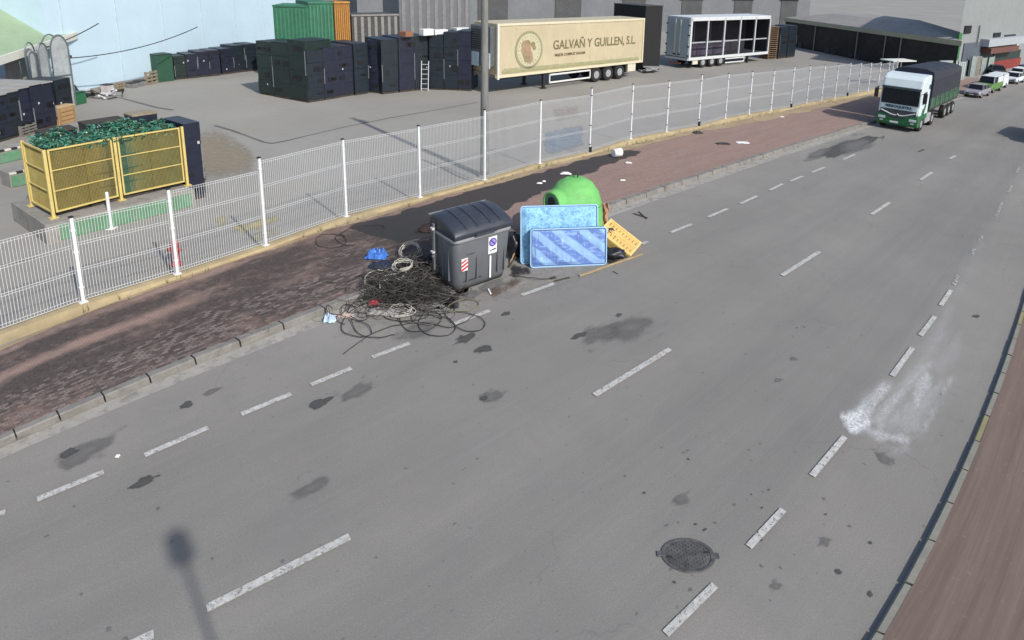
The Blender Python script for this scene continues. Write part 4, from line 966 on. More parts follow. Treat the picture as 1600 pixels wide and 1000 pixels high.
crate_of_glass(2, 'third crate of green glass just right of the middle yellow post', gc2, cw, ch-.02); crate_of_glass(3, 'fourth crate of green glass at the far right end of the yellow cage', gc2, cw, ch-.06)
# dark wrapped stack behind the right end, pallets peeping over the back
navy = M('navy_film', (.016, .019, .036), .42, .25, 3, bump=.15); navy2 = M('blue_black_film', (.013, .020, .028), .45, .25, 3, bump=.15); dkgreen = M('dark_green_film', (.011, .023, .020), .5, .25, 3, bump=.15); sliv = M('film_glint', (.19, .20, .215), .3, .3, 9); palw = M('pallet_wood', (.26, .215, .15), .85, .3, 5)
def stack(label, base, w_, d_, h_, mat, rz, group=None, name='crate_stack', z0=YZ, lips=4, glint=True, cover=None, cat='crate stack', lean=0.0):
    """column of nested crates wrapped in dark film on a pallet; base = front face middle on the ground"""
    root = thing(name, label, cat, (base.x, base.y, z0), rz, group)
    b = MB(); b.box((0, d_/2, .06), (w_*.94, d_*.94, .12)); b.build('pallet', M('dark_pallet', (.05, .042, .034), .9, .3, 4), root)
    b = MB(); n = lips; rnd = random.Random(int(base.x*97+base.y*31)); hh = (h_-.12)/n
    for i in range(n):
        z = .12+hh*i; jx, jy = rnd.uniform(-.008, .008), rnd.uniform(-.01, .02); wob = rnd.uniform(.985, .997)
        b.box((jx, d_/2+jy, z+hh*.46), (w_*wob, d_*.98, hh*.92)); b.box((jx, d_/2+jy, z+hh*.96), (w_*min(1, wob+.006), d_*.985, hh*.07))
    b.build('crates', mat, root, bevel=.006)
    for j in range(rnd.randint(2, 4)):      # shut lid slots and straps on the front
        x = rnd.uniform(-.35, .35)*w_; z = .12+hh*(rnd.randrange(n)+.45); b = MB(); b.box((x, -.008+.02, z), (w_*rnd.uniform(.2, .5), .03, hh*rnd.uniform(.12, .4))); b.build('vent', M('vent_black', (.008, .008, .010), .6), root)
    if glint and rnd.random() < .8:
        x = rnd.choice((-.47, .47))*w_; ps = rnd.uniform(.15, .5)*h_; b = MB(); b.box((x, .0, ps+.35*h_*.5), (.03, .022, rnd.uniform(.25, .5)*h_)); b.build('glint_strip', sliv, root)  # pale strip painted as a glint on the film
    if rnd.random() < .6:
        b = MB(); x, z = rnd.uniform(-.35, .35)*w_, rnd.uniform(.2, .75)*h_; b.box((x, .004, z), (.055, .012, .075)); b.build('tag', M('paper_tag', (.5, .52, .56), .6), root)
    if cover: b = MB(); b.box((0, d_/2, h_+.02), (w_*1.02, d_*1.02, .05)); b.build('cover', cover, root, bevel=.01)
    return root
bb = gp[2]+u*.28+nb*.05; stack('tall dark wrapped stack standing against the right end of the yellow cage', bb, .42, 1.15, Hc+PZ+.02, navy, math.atan2(u.y, u.x), z0=YZ, lips=5)
for i, (t_, ln, lab) in enumerate(((.28, .72, 'dark pallet edge peeping over the left rear of the glass crates'), (.62, .9, 'dark pallet edge peeping over the middle rear of the glass crates'), (.93, .62, 'greyish pallet edge peeping over the right rear of the glass crates'))):
    a = gp[0]+u*(Lc*t_)+nb*1.5; hh = Hc-.02+.14
    stack(lab, a, ln, .5, PZ+hh-.12+.05*i, navy2 if i < 2 else navy, math.atan2(u.y, u.x), name='pallet_stack', cat='pallet stack', lips=6, glint=False, cover=M('dark_pallet', (.05, .042, .034)) if i < 2 else palw)

# ---- rows of dark crate stacks
def row(p0, p1, tops, n, d_, mats, labels, group, cover=None, gap=.004, lips=4):
    a, c_ = at(*p0, YZ), at(*p1, YZ); u = (c_-a).normalized(); L = (c_-a).length; nb = Vector((-u.y, u.x, 0)); w_ = L/n
    h0, h1 = zup(p0, tops[0], YZ)-YZ, zup(p1, tops[1], YZ)-YZ; rz = math.atan2(u.y, u.x)
    for i in range(n):
        t = (i+.5)/n; q = a+u*(L*t)+nb*random.uniform(-.05, .05)
        stack(labels[i] if isinstance(labels, list) else labels, q, w_-gap, d_, (h0+(h1-h0)*t)+random.uniform(-.05, .05), random.choice(mats), rz, group, lips=lips, cover=cover)
    return u, nb, rz
G1 = 'dark wrapped crate stacks in the yard'
row((404, 147), (482, 161), (66, 64), 3, 1.5, [dkgreen, dkgreen, navy2], ['greenish black crate stack at the far left end of the main block', 'greenish black crate stack in the middle of the left end face of the main block', 'greenish black crate stack next to the front corner of the main block'], G1)
row((483, 161), (577, 146), (81, 66), 4, 1.9, [navy, navy2], ['dark crate stack at the front corner of the main block', 'dark crate stack second from the front corner of the main block', 'dark crate stack third from the front corner of the main block', 'dark crate stack just before the notch in the main block'], G1)
row((574, 145), (599, 147), (65, 62), 1, 1.7, [navy], ['dark crate stack set askew in the notch of the main block'], G1)
row((598, 148), (673, 139), (62, 54), 3, 1.7, [navy2, navy2, navy], ['dark crate stack right of the notch in the main block', 'blue black crate stack second to the left of the hand ladder', 'blue black crate stack directly left of the hand ladder'], G1)
row((672, 140), (736, 143), (54, 48), 3, 1.7, [navy, navy2], ['dark crate stack directly right of the hand ladder', 'dark crate stack between the hand ladder and the lamp post', 'dark crate stack next to the front of the cream trailer'], G1)
row((274, 125), (346, 118), (88, 77), 4, 1.2, [navy, dkgreen], ['dark crate stack next to the tall green box by the white wall', 'second dark crate stack to the right of the tall green box', 'dark crate stack near the middle of the row along the white wall', 'dark crate stack with greenish film along the white wall'], G1, lips=5)
row((347, 117), (404, 110), (77, 66), 3, 1.2, [navy, navy2], ['dark crate stack farther along the white wall beyond the greenish one', 'dark crate stack next to last along the white wall', 'last dark crate stack along the white wall before the main block'], G1, lips=5)
greytop = M('dusty_grey_cover', (.30, .295, .28), .85, .12, 3)
row((-60, 243), (0, 223), (168, 151), 3, 2.3, [navy2], 'blue black crate stack with dusty grey cover mostly outside the left edge', 'crate stacks left of the picture', greytop, lips=3)
row((1, 223), (92, 197), (150, 127), 5, 2.3, [navy2, navy], ['blue black crate stack with grey cover at the left edge', 'blue black crate stack second from the left edge', 'blue black crate stack in the middle of the grey covered row', 'blue black crate stack second from the tan box', 'blue black crate stack just behind the tan box'], G1, greytop, lips=3)
row((93, 192), (117, 185), (126, 124), 1, 1.2, [navy2], ['last dark crate stack beside the clear arched covers'], G1, None, lips=3)
# tan box by the row
def boxat(name, label, cat, l, r, top, d_, mat, z0=YZ, lid=None, slat=None, part='body'):
    a, c_ = at(*l, z0), at(*r, z0); u = (c_-a).normalized(); L = (c_-a).length; rz = math.atan2(u.y, u.x); h_ = zup(l, top, z0)-z0
    root = thing(name, label, cat, (a+c_)/2, rz)
    b = MB(); b.box((0, d_/2, h_/2), (L, d_, h_)); b.build(part, mat, root, bevel=min(.015, h_*.05))
    if lid: b = MB(); b.box((0, d_/2, h_+.02), (L*1.03, d_*1.03, .05)); b.build('lid', lid, root, bevel=.008)
    if slat:
        for i in range(1, 4): b = MB(); b.box((0, -.012, h_*i/4), (L*.98, .022, .035)); b.build('slat', slat, root)
        for s_ in (-1, 1): b = MB(); b.box((s_*(L/2-.05), -.014, h_/2), (.07, .026, h_*.94)); b.build('corner_post', slat, root)
    return root, L, h_
plyt = M('tan_plywood', (.40, .255, .12), .75, .15, 3); plyl = M('pale_plywood', (.50, .36, .21), .75, .12, 3)
boxat('wooden_box', 'tan plywood box with lighter lid in front of the dark crate row', 'box', (94, 196), (119, 189), 170, .75, plyt, lid=plyl, slat=M('tan_batten', (.33, .2, .09), .8))
def pallet(label, l, r, top, lean=True, mat=palw, name='pallet'):
    a, c_ = at(*l, YZ), at(*r, YZ); u = (c_-a).normalized(); L = (c_-a).length; rz = math.atan2(u.y, u.x); h_ = zup(l, top, YZ)-YZ
    root = thing(name, label, 'pallet', (a+c_)/2, rz)
    for i in range(4): b = MB(); b.box((0, -.02, h_*(.1+.27*i)), (L, .02, h_*.14)); b.build('board', mat, root)
    for s_ in (-.46, 0, .46): b = MB(); b.box((s_*L, .045, h_/2), (.07, .10, h_)); b.build('runner', mat, root)
    return root
pallet('weathered pallet leaning upright against the dark crate row at left', (35, 214), (58, 207), 198, mat=M('grey_pallet', (.19, .175, .155), .9, .25, 5))
pallet('small pallet standing alone in front of the white wall', (185, 144), (194, 142), 129)
pallet('stacked pallet frame leaning by the tall green box', (230, 133), (247, 129), 113)
boxat('green_bin', 'low dark green bin beside the clear arched covers', 'bin', (118, 165), (136, 161), 147, .9, M('bin_green', (.025, .13, .06), .55, .2, 3), lid=M('bin_green_dark', (.015, .06, .03), .5))
boxat('green_box', 'tall dark green box at the start of the row along the white wall', 'box', (248, 129), (273, 126), 87, .8, M('box_green', (.02, .075, .042), .6, .2, 3), lid=M('box_green_dark', (.012, .03, .02), .5))
boxat('machine_part', 'grey machine housing lying by the white wall left of the pallet frame', 'machine part', (208, 138), (218, 136), 131, .4, M('machine_grey', (.2, .2, .21), .5, .3, 5), lid=hz_k)
boxat('machine_part', 'second grey machine housing lying nearest the leaning pallet frame', 'machine part', (219, 135), (229, 133), 128, .4, M('machine_grey', (.2, .2, .21)), lid=hz_k)
boxat('drum_motor', 'dark motor on a pale plinth standing among the scrap', 'motor', (170, 147), (179, 145), 134, .4, M('pale_plinth', (.5, .46, .46), .6), lid=hz_k)
o = thing('scrap_heap', 'heap of bent dark and white scrap metal in front of the white wall', 'scrap heap', at(158, 152, YZ)); rnd = random.Random(4)
for nm, mt, n in (('dark_scrap', M('scrap_black', (.02, .02, .022), .5), 16), ('white_scrap', M('scrap_white', (.55, .56, .57), .5), 8)):
    for i in range(n):
        x, y = rnd.uniform(-.95, .95), rnd.uniform(-.4, .4); b = MB(); p = Vector((x, y, rnd.uniform(.04, .35))); d = Vector((rnd.gauss(0, 1), rnd.gauss(0, .5), rnd.gauss(0, .45))).normalized()*rnd.uniform(.15, .42)
        if (p-d).z < .03 or (p+d).z < .03: d.z = 0
        b.bar(p-d, p+d, rnd.uniform(.02, .055), 6); b.build(nm, mt, o)
# silver hand ladder
a = at(665, 141, YZ); top = zup((665, 141), 95, YZ)-YZ; wl = (at(672, 141, YZ)-at(658, 141, YZ)).length*.8
o = thing('ladder', 'short silver ladder leaning on the dark crate stacks', 'ladder', a, .05); alu = M('aluminium', (.62, .63, .65), .35, .08, metal=.5)
for s_ in (-1, 1): b = MB(); b.bar((s_*wl/2, -.25, 0), (s_*wl/2, .0, top), .028, 6); b.build('rail', alu, o)
for i in range(6): b = MB(); f = .08+.16*i; b.bar((-wl/2, -.25+.25*f, top*f), (wl/2, -.25+.25*f, top*f), .02, 6); b.build('rung', alu, o)
# green containers and orange crates behind the main block
def cont(name, label, cat, l, r, zb, zt, d_, mat, ribs=10, rib_m=None):
    a, c_ = at(*l, YZ), at(*r, YZ); u = (c_-a).normalized(); nb = Vector((-u.y, u.x, 0)); L = (c_-a).length; rz = math.atan2(u.y, u.x)
    root = thing(name, label, cat, (a+c_)/2, rz); b = MB(); b.box((0, d_/2, (zb+zt)/2), (L, d_, zt-zb)); b.build('body', mat, root, bevel=.02)
    for i in range(ribs): b = MB(); b.box((L*((i+.5)/ribs-.5), -.015, (zb+zt)/2), (L/ribs*.42, .04, (zt-zb)*.92)); b.build('rib', rib_m or mat, root)
    for zz in (zb+.05, zt-.05): b = MB(); b.box((0, -.02, zz), (L*1.01, .06, .1)); b.build('frame_rail', rib_m or mat, root)
    return root
cgm = M('container_green', (.022, .135, .07), .6, .2, 2, dirt=(.04, .07, .05), dirt_amt=.5); cgl = M('container_green_light', (.05, .18, .11), .6, .2, 2)
bk = at(404, 147, YZ)+Vector((0, 0, 0))
cont('shipping_container', 'green ribbed container standing behind the left end of the main crate block', 'container', (434, 128), (487, 128), 0, 4.2, 2.2, cgl, 9, cgm)
cont('shipping_container', 'darker green ribbed container right of the first green one', 'container', (488, 127), (526, 124), 0, 4.4, 2.2, cgm, 7, cgl)
orng = M('orange_crate', (.50, .24, .05), .6, .2, 4); 
cont('orange_crates', 'orange slatted crate tower beside the green containers', 'crate tower', (527, 123), (551, 121), 0, 4.4, 1.2, M('orange_dark', (.22, .10, .025), .7, .3, 5), 8, orng)
cont('storage_rack', 'grey steel rack with odds and ends behind the main crate block', 'rack', (553, 118), (625, 112), 0, 3.6, 1.6, M('rack_dark', (.07, .07, .068), .8, .4, 2), 7, M('rack_grey', (.24, .235, .22), .7))
cont('site_cabin', 'grey cabin far behind the ladder', 'cabin', (626, 108), (735, 100), 0, 4.6, 2.5, M('cabin_grey', (.14, .14, .15), .7, .1, 2), 9, M('cabin_white', (.2, .2, .205), .6))
boxat('brown_carton', 'reddish brown carton on top of the crate block behind the ladder', 'carton', (634, 58), (646, 57), 50, .5, M('brown_carton_m', (.26, .12, .07), .8), z0=2.95)
for (l, r, t_, lab) in (((662, 56), (678, 55), 46, 'white carton on the crate block left of the lamp post'), ((680, 55), (700, 54), 47, 'dark topped white carton beside the first white carton'), ((714, 53), (733, 52), 44, 'white carton at the right end of the crate block')):
    boxat('white_carton', lab, 'carton', l, r, t_, .4, wht, z0=2.98)

# ---- white hall wall, arched covers, green roofed shed, overhead cables
wa, wb = at(88, 158.5, YZ), at(480, 76.5, YZ); u = (wb-wa).normalized(); nb = Vector((-u.y, u.x, 0)); L = (wb-wa).length
hall = thing('white_hall', 'long plain white hall wall behind the yard', 'hall', wa, math.atan2(u.y, u.x))
whw = M('white_cladding', (.52, .665, .755), .6, .05, .6)
b = MB(); b.box((L/2, 4, 4.2), (L, 8, 8.4)); b.build('wall', whw, hall)
b = MB(); b.box((L/2, -.03, .14), (L, .05, .28)); b.build('plinth', conc, hall)
for i in range(0, int(L/3)): b = MB(); b.box((3.0*i+.8, -.012, 4.3), (.04, .02, 8)); b.build('cladding_joint', M('joint_grey', (.5, .57, .62), .7), hall)
b = MB(); b.box((L/2, 3.9, 8.5), (L+.4, 8.6, .2)); b.build('roof', M('roof_grey', (.4, .42, .43), .7), hall)
clear = N('dusty_clear_sheet'); p_ = clear.obj(); clear.base(clear.mix(clear.ramp(clear.noise(p_, 2, 5), (.35, 0.), (.7, 1.)), (.34, .36, .36), (.52, .55, .56))).rough(.3); clear.alpha(clear.ramp(clear.noise(p_, 1.2, 4), (.3, .55), (.7, .8)))
hoop = M('hoop_steel', (.16, .19, .2), .5, .2, metal=.4)
def arch(label, l, r, top, d_=.5):
    a, c_ = at(*l, YZ), at(*r, YZ); uu = (c_-a).normalized(); LL = (c_-a).length; h_ = zup(l, top, YZ)-YZ
    root = thing('arched_cover', label, 'plastic cover', (a+c_)/2, math.atan2(uu.y, uu.x), 'clear arched covers')
    ol = [(-LL/2, 0)]+[(-LL/2*math.cos(t), h_-LL*.9+LL*.9*math.sin(t)) for t in [math.pi*j/14 for j in range(15)]]+[(LL/2, 0)]
    b = MB(); b.slab([(x, 0, z) for x, z in ol], (0, 1, 0), .03); b.build('sheet', clear.m, root)
    b = MB(); b.tube([(x, 0, z) for x, z in ol], .035, 6); b.build('hoop', hoop, root)
    b = MB(); b.bar((-LL/2, -.01, h_*.45), (LL/2, -.01, h_*.45), .03, 6); b.build('cross_bar', hoop, root)
    b = MB(); b.tube([(x, d_, z) for x, z in ol], .03, 6); b.build('hoop', hoop, root)
arch('smallest clear arched plastic cover next to the shed', (58, 176), (68, 174), 82); arch('middle clear arched plastic cover between the other two', (73, 176), (87, 172), 68); arch('tallest clear arched plastic cover in front of the white hall', (92, 171), (119, 166), 56)
# shed with green roof at the far left
sa, sb = at(-45, 192, YZ), at(102, 151, YZ); u = (sb-sa).normalized(); nb = Vector((-u.y, u.x, 0)); L = (sb-sa).length
ze0, ze1 = zup((-45, 192), 107, YZ), zup((102, 151), 59, YZ); ze = min(ze0, ze1)-.05
shed = thing('green_shed', 'open fronted shed with pale green roof and white eave at the upper left', 'shed', sa, math.atan2(u.y, u.x))
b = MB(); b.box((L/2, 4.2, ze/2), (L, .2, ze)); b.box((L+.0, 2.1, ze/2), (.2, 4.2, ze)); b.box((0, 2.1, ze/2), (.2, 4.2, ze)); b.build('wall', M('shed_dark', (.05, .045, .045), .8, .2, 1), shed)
b = MB(); b.box((L*.52, .1, ze/2), (L*.18, .15, ze)); b.build('panel', M('shed_panel', (.3, .29, .27), .8), shed)
def zr(x): return ze0+(ze1-ze0)*x/L
xa, xb = -1.5, L+.3
def back(x):
    w_ = sa+u*x-nb*.6; r_ = Vector((w_.x, w_.y, 0)).normalized()*7
    return x+r_.dot(u), -.6+r_.dot(nb)
b = MB(); b.loft([[(x, -.6, zr(x)+.02), (*back(x), zr(x)+2.9), (*back(x), zr(x)+3.05), (x, -.6, zr(x)+.17)] for x in (xa, xb)]); b.build('roof', M('pale_green_roof', (.27, .36, .23), .7, .1, .8), shed)
b = MB(); b.loft([[(x, -.70, zr(x)-.12), (x, -.60, zr(x)-.12), (x, -.60, zr(x)+.2), (x, -.70, zr(x)+.2)] for x in (xa, xb)]); b.build('eave', M('eave_white', (.62, .62, .56), .6, .08), shed)
blk = M('cable_black', (.012, .012, .014), .6)
def span(label, a, c_, sag=.3):
    b = MB(); b.tube([a+(c_-a)*(i/16)-Vector((0, 0, sag*4*(i/16)*(1-i/16))) for i in range(17)], .022, 5); tag(b.build('overhead_cable', blk, None, a), label, 'cable')
P1 = at(118, 165, YZ); P1.z = zup((118, 165), 91, YZ); P2 = at(296, 128, YZ)+Vector((0, -1.0, 0)); P2.z = zup((296, 128), 49, YZ); P2 = P1+(P2-P1)*1.3
P3 = at(70, 170, YZ); P3.z = zup((70, 170), 79, YZ); P4 = at(138, 160, YZ); P4.z = zup((138, 160), 50, YZ); P4 = P3+(P4-P3)*1.5
span('lower black cable running up across the white hall', P1, P2); span('upper black cable rising from the arched covers', P3, P4, .1)
o = thing('cable_post', 'thin dark post at the corner where the cables meet the white hall', 'post', at(118, 165, YZ)); b = MB(); b.lathe([(.05, 0), (.04, P1.z+.1)], 8); b.build('shaft', hoop, o); b = MB(); b.box((0, 0, P1.z+.05), (.2, .1, .12)); b.build('bracket', hz_k, o)

# long dock building closing the back of the yard
da, db = at(560, 62, 0), at(1262, 44, 0); u = (db-da).normalized(); L = (db-da).length
dk = thing('dock_building', 'long dark dock building across the back of the yard above the trailers', 'building', da, math.atan2(u.y, u.x))
b = MB(); b.box((L/2, 4, 3.4), (L, 8, 6.8)); b.build('wall', M('dock_wall', (.16, .17, .18), .8, .12, .4, dirt=(.1, .1, .1)), dk)
for i in range(7):
    b = MB(); b.box((L*(i+.5)/7, -.03, 1.9), (3.2, .1, 3.8)); dr_ = b.build('dock_door', M('dock_door_grey', (.07, .072, .075), .7, .2, 1), dk)
    b = MB(); b.box((L*(i+.5)/7, -.2, 4.1), (3.8, .5, .25)); b.build('hood', M('dock_hood', (.025, .025, .03), .7), dk)
b = MB(); b.box((L/2, 3.9, 6.9), (L+.6, 8.6, .3)); b.build('roof', M('roof_sheet', (.3, .28, .26), .7, .15, .5), dk)

# ================================================================== TRAILERS, TRUCK, CARS
rub = M('black_rubber', (.015, .015, .015), .8); rimm = M('wheel_rim', (.42, .43, .44), .45, .15, 8, metal=.4); chas = M('chassis_black', (.02, .02, .022), .6)
def wheel(root, c, r, wd, ax=(0, -1, 0)):
    b = MB(); b.wheel(c, ax, r, wd); t = b.build('wheel', rub, root, smooth=False)
    b = MB(); a = Vector(ax); b.disc(Vector(c)+a*wd*.36, ax, r*.56, wd*.3, 16, 0, r*.5); b.disc(Vector(c)+a*wd*.5, ax, r*.2, wd*.16, 10); b.build('rim', rimm, t)
def xz(b, pts, y, th, mi=0): b.slab([(x, y, z) for x, z in pts], (0, 1, 0), th, mi); return b
# ---- cream reefer trailer parked nose to the left
w1, w2 = at(853, 139, YZ), at(964, 124, YZ); d = (w2-w1).normalized(); o_ = w1 - d*3.45
L1, W1, Z0, Z1 = 11.75, 2.05, .92, 3.75; rz1 = math.atan2(d.y, d.x)
t1 = thing('refrigerated_trailer', 'cream refrigerated semi trailer lettered GALVAN Y GUILLEN parked behind the lamp post', 'trailer', o_, rz1)
cream = M('cream_panel', (.50, .43, .285), .5, .08, .5, dirt=(.43, .335, .225), dirt_amt=.45); alum = M('edge_aluminium', (.66, .64, .58), .4, .1)
b = MB(); b.box((L1/2, W1/2, (Z0+Z1)/2), (L1, W1, Z1-Z0)); b.build('box_body', cream, t1, bevel=.02)
for nm, c, dd in (('bottom_rail', (L1/2, -.015, Z0+.06), (L1+.04, .05, .13)), ('top_rail', (L1/2, -.015, Z1-.06), (L1+.04, .05, .13)), ('corner_post', (.05, -.02, (Z0+Z1)/2), (.11, .06, Z1-Z0+.02)), ('corner_post', (L1-.05, -.02, (Z0+Z1)/2), (.11, .06, Z1-Z0+.02))):
    b = MB(); b.box(c, dd); b.build(nm, M('cream_rail', (.62, .57, .41), .45, .06), t1)
k = N('rain_streak'); p_ = k.mapping(k.obj(), (3.0, 1, .22)); k.base((.20, .17, .10)).rough(.8); k.alpha(k.math('MULTIPLY', k.ramp(k.noise(p_, 2.2, 5, .7), (.58, 0.), (.8, .3)), .6))
b = MB(); xz(b, [(.2, Z0+.15), (L1-.2, Z0+.15), (L1-.2, Z1-.2), (.2, Z1-.2)], -.004, .002); b.build('rain_streak', k.m, t1)
olive = M('olive_print', (.30, .29, .14), .6, .3, 2.5, dirt=(.42, .38, .24), dirt_amt=.7); olive2 = M('pale_olive_print', (.33, .315, .19), .6, .2, 3)
b = MB(); xz(b, [(.35, Z0+.2), (L1-.35, Z0+.17), (L1-.35, Z0+.37), (.5, Z0+.46), (.35, Z0+.38)], -.024, .022); b.build('band_print', olive2, t1)
b = MB(); xz(b, [(.4, Z0+.24), (L1-.5, Z0+.2), (L1-.6, Z0+.27), (.55, Z0+.33)], -.030, .008); b.build('band_print', olive, t1)
ex, ez, ra, rb = 2.15, 2.28, .97, 1.03
def ell(r0, k=40, cx=ex, cz=ez, f=1.0): return [(cx+ra*r0*math.cos(2*math.pi*j/k), cz+rb*f*r0*math.sin(2*math.pi*j/k)) for j in range(k)]
b = MB(); b.loft([[(x, -.024, z) for x, z in ell(1)], [(x, -.005, z) for x, z in ell(1)]]); em = b.build('emblem_ring', M('emblem_olive', (.28, .27, .155), .6, .15, 3), t1)
b = MB(); b.loft([[(x, -.030, z) for x, z in ell(.86)], [(x, -.02, z) for x, z in ell(.86)]]); b.build('emblem_field', M('emblem_cream', (.50, .46, .31), .6, .08), em)
rnd = random.Random(5); fr_m = [M('emblem_fruit', (.34, .235, .15), .6, .2, 6), M('emblem_fruit_dark', (.27, .21, .11), .6, .2, 6)]
for i, (x, z, r) in enumerate([(-.30, .28, .26), (-.12, .34, .22), (-.33, .0, .24), (-.12, .08, .25), (-.24, -.24, .22), (-.02, -.26, .26), (.04, -.48, .25), (-.16, -.46, .2), (.26, .30, .15), (.36, .10, .12)]):
    b = MB(); P = [(ex+x+r*math.cos(2*math.pi*j/14)*(1+.1*math.sin(3*j)), ez+z+r*math.sin(2*math.pi*j/14)) for j in range(14)]; P2 = [(ex+x+(q[0]-ex-x)*.8+.02, ez+z+(q[1]-ez-z)*.8) for q in P]
    b.loft([[(px_, -.036-.002*i, pz) for px_, pz in P], [(px_, -.029, pz) for px_, pz in P]]); b.build('emblem_fruit', fr_m[1 if i % 3 == 1 or i > 7 else 0], em)
for i in range(22):
    a = 2*math.pi*i/22; b = MB(); b.disc((ex+ra*.74*math.cos(a), -.034, ez+rb*.74*math.sin(a)), (0, 1, 0), .035, .01, 8); b.build('emblem_dot', olive, em)
TX = Matrix(((1, 0, 0, 0), (0, 0, -1, 0), (0, 1, 0, 0), (0, 0, 0, 1)))
ink = M('olive_ink', (.145, .125, .06), .6, .2, 3); ink2 = M('brown_ink', (.10, .065, .035), .6)
text_mesh('lettering', 'GALVAÑ Y GUILLEN, S.L.', .72, ink, t1, Matrix.Translation((3.9, -.006, 2.20)) @ Matrix.Rotation(.004, 4, 'Y') @ TX, .90, .012, .006)
text_mesh('small_lettering', 'MAJOR COMPLET RAGAM', .21, ink2, t1, Matrix.Translation((4.05, -.006, 1.80)) @ TX, 1.0, .006, .006)
# nose with cooling unit, two pale panels
fm = M('nose_grey', (.10, .11, .115), .5, .2, 3)
b = MB(); b.box((-.16, W1/2, 2.55), (.32, W1*.86, 2.1)); nu = b.build('cooling_unit', fm, t1, bevel=.05)
b = MB(); b.box((-.33, W1*.74, 1.82), (.03, W1*.34, .74)); b.build('unit_panel', M('panel_bluegrey', (.40, .47, .54), .5, .05), nu)
b = MB(); b.box((-.33, W1*.26, 1.82), (.03, W1*.36, .80)); pp_ = b.build('unit_panel', wht, nu)
b = MB(); b.slab([(-.352, W1*.26+y, 1.9+z) for y, z in ((-.2, -.04), (-.05, .0), (.0, .12), (.16, .16), (.22, .04), (.06, -.03), (.1, -.14), (-.02, -.08))], (1, 0, 0), .008); b.build('panel_mark', blk_s, nu)
b = MB()
for i in range(9): b.box((-.33, W1/2, 2.4+.12*i), (.02, W1*.74, .05))
b.build('louvre', chas, nu)
b = MB(); b.box((.05, -.03, 2.3), (.12, .1, 2.9)); b.box((.05, W1+.0, 2.3), (.12, .1, 2.9)); b.build('nose_post', alum, t1)
b = MB(); b.box((-.05, W1/2, Z0+.10), (.12, W1, .20)); b.build('nose_rail', M('rust_grey', (.22, .19, .14), .7, .3, 6), t1)
b = MB(); b.box((L1*.5, W1*.5, Z0-.12), (L1*.9, .7, .22)); b.build('chassis', chas, t1)
for s_ in (.18, W1-.18): b = MB(); b.box((3.4, s_, .45), (.14, .14, .9)); b.box((3.4, s_, .03), (.3, .26, .06)); b.build('landing_leg', chas, t1)
wg = M('white_guard', (.66, .66, .64), .5, .1)
b = MB(); b.box((5.35, .02, .78), (3.3, .04, .09)); b.box((5.35, .02, .34), (3.3, .04, .09)); b.box((3.72, .02, .56), (.07, .04, .5)); b.box((6.97, .02, .56), (.07, .04, .5)); b.build('side_guard', wg, t1)
for x in (7.5, 8.55, 9.6):
    wheel(t1, (x, .12, .46), .46, .28); wheel(t1, (x, W1-.12, .46), .46, .28, (0, 1, 0))
b = MB(); b.box((10.75, .06, .66), (.75, .1, .5)); b.build('mud_flap', M('flap_cream', (.62, .58, .46), .6), t1)
b = MB(); b.box((10.3, W1/2, .6), (.12, W1*.9, .5)); b.build('rear_frame', chas, t1)
# ---- dark roller door bay between trailers
boxat('dock_shelter', 'dark dock shelter between the cream trailer and the white trailer', 'dock', (1004, 112), (1030, 109), 10, 3.0, M('dock_black', (.012, .012, .013), .8), lid=M('dock_edge', (.05, .05, .05), .8))
p = at(1018, 113, YZ); b = MB(); rnd = random.Random(8)
o = thing('rubble_pile', 'flat grey heap of folded sheets at the tail of the cream trailer', 'rubble', p, .4)
for i in range(7): b = MB(); b.box((rnd.uniform(-.8, .9), rnd.uniform(-.3, .3), .06+.05*i), (rnd.uniform(.6, 1.3), rnd.uniform(.3, .5), .06), rnd.uniform(-.4, .4)); b.build('folded_sheet', M('sheet_grey', (.27, .26, .25), .8, .3, 5), o, bevel=.01)
# ---- white open sided trailer
w1, w2 = at(1098, 106, YZ), at(1126, 103.2, YZ); d = (w2-w1).normalized(); o_ = w1 - d*1.62
L2, W2, Z0, Z1 = 9.35, 2.2, .70, 3.6
t2 = thing('open_side_trailer', 'white open sided trailer with empty dark bays and pale rear doors', 'trailer', o_, math.atan2(d.y, d.x))
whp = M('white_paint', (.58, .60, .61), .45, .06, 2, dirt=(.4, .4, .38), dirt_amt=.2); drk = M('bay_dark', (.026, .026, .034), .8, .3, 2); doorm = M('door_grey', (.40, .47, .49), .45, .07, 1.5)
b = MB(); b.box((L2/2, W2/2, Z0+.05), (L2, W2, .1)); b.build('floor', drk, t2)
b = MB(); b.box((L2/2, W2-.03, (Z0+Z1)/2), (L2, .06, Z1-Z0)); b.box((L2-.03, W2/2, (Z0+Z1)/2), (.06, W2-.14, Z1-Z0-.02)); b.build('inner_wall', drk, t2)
b = MB(); b.box((L2/2, W2/2, Z1), (L2+.1, W2+.06, .1)); b.build('roof', whp, t2)
b = MB(); b.box((L2/2, -.02, Z0+.02), (L2+.1, .09, .2)); b.build('bottom_rail', whp, t2)
b = MB(); b.box((L2/2, -.02, Z1-.1), (L2+.1, .08, .2)); b.build('top_rail', whp, t2)
n = 5
for i in range(n+1): b = MB(); b.box((L2*i/n+(.06 if i == 0 else 0), -.01, (Z0+Z1)/2), (.17 if i in (0,) else .1, .1, Z1-Z0)); b.build('side_post', whp, t2)
for i in range(n):
    b = MB(); b.box((L2*(i+.5)/n, W2-.12, (Z0+Z1)/2), (.07, .05, Z1-Z0-.2)); b.build('back_post', M('post_dim', (.18, .18, .21), .6), t2)
b = MB(); b.box((L2/2, .12, Z0+1.15), (L2*.98, .05, .09)); b.build('load_bar', M('bar_grey', (.36, .36, .39), .5), t2)
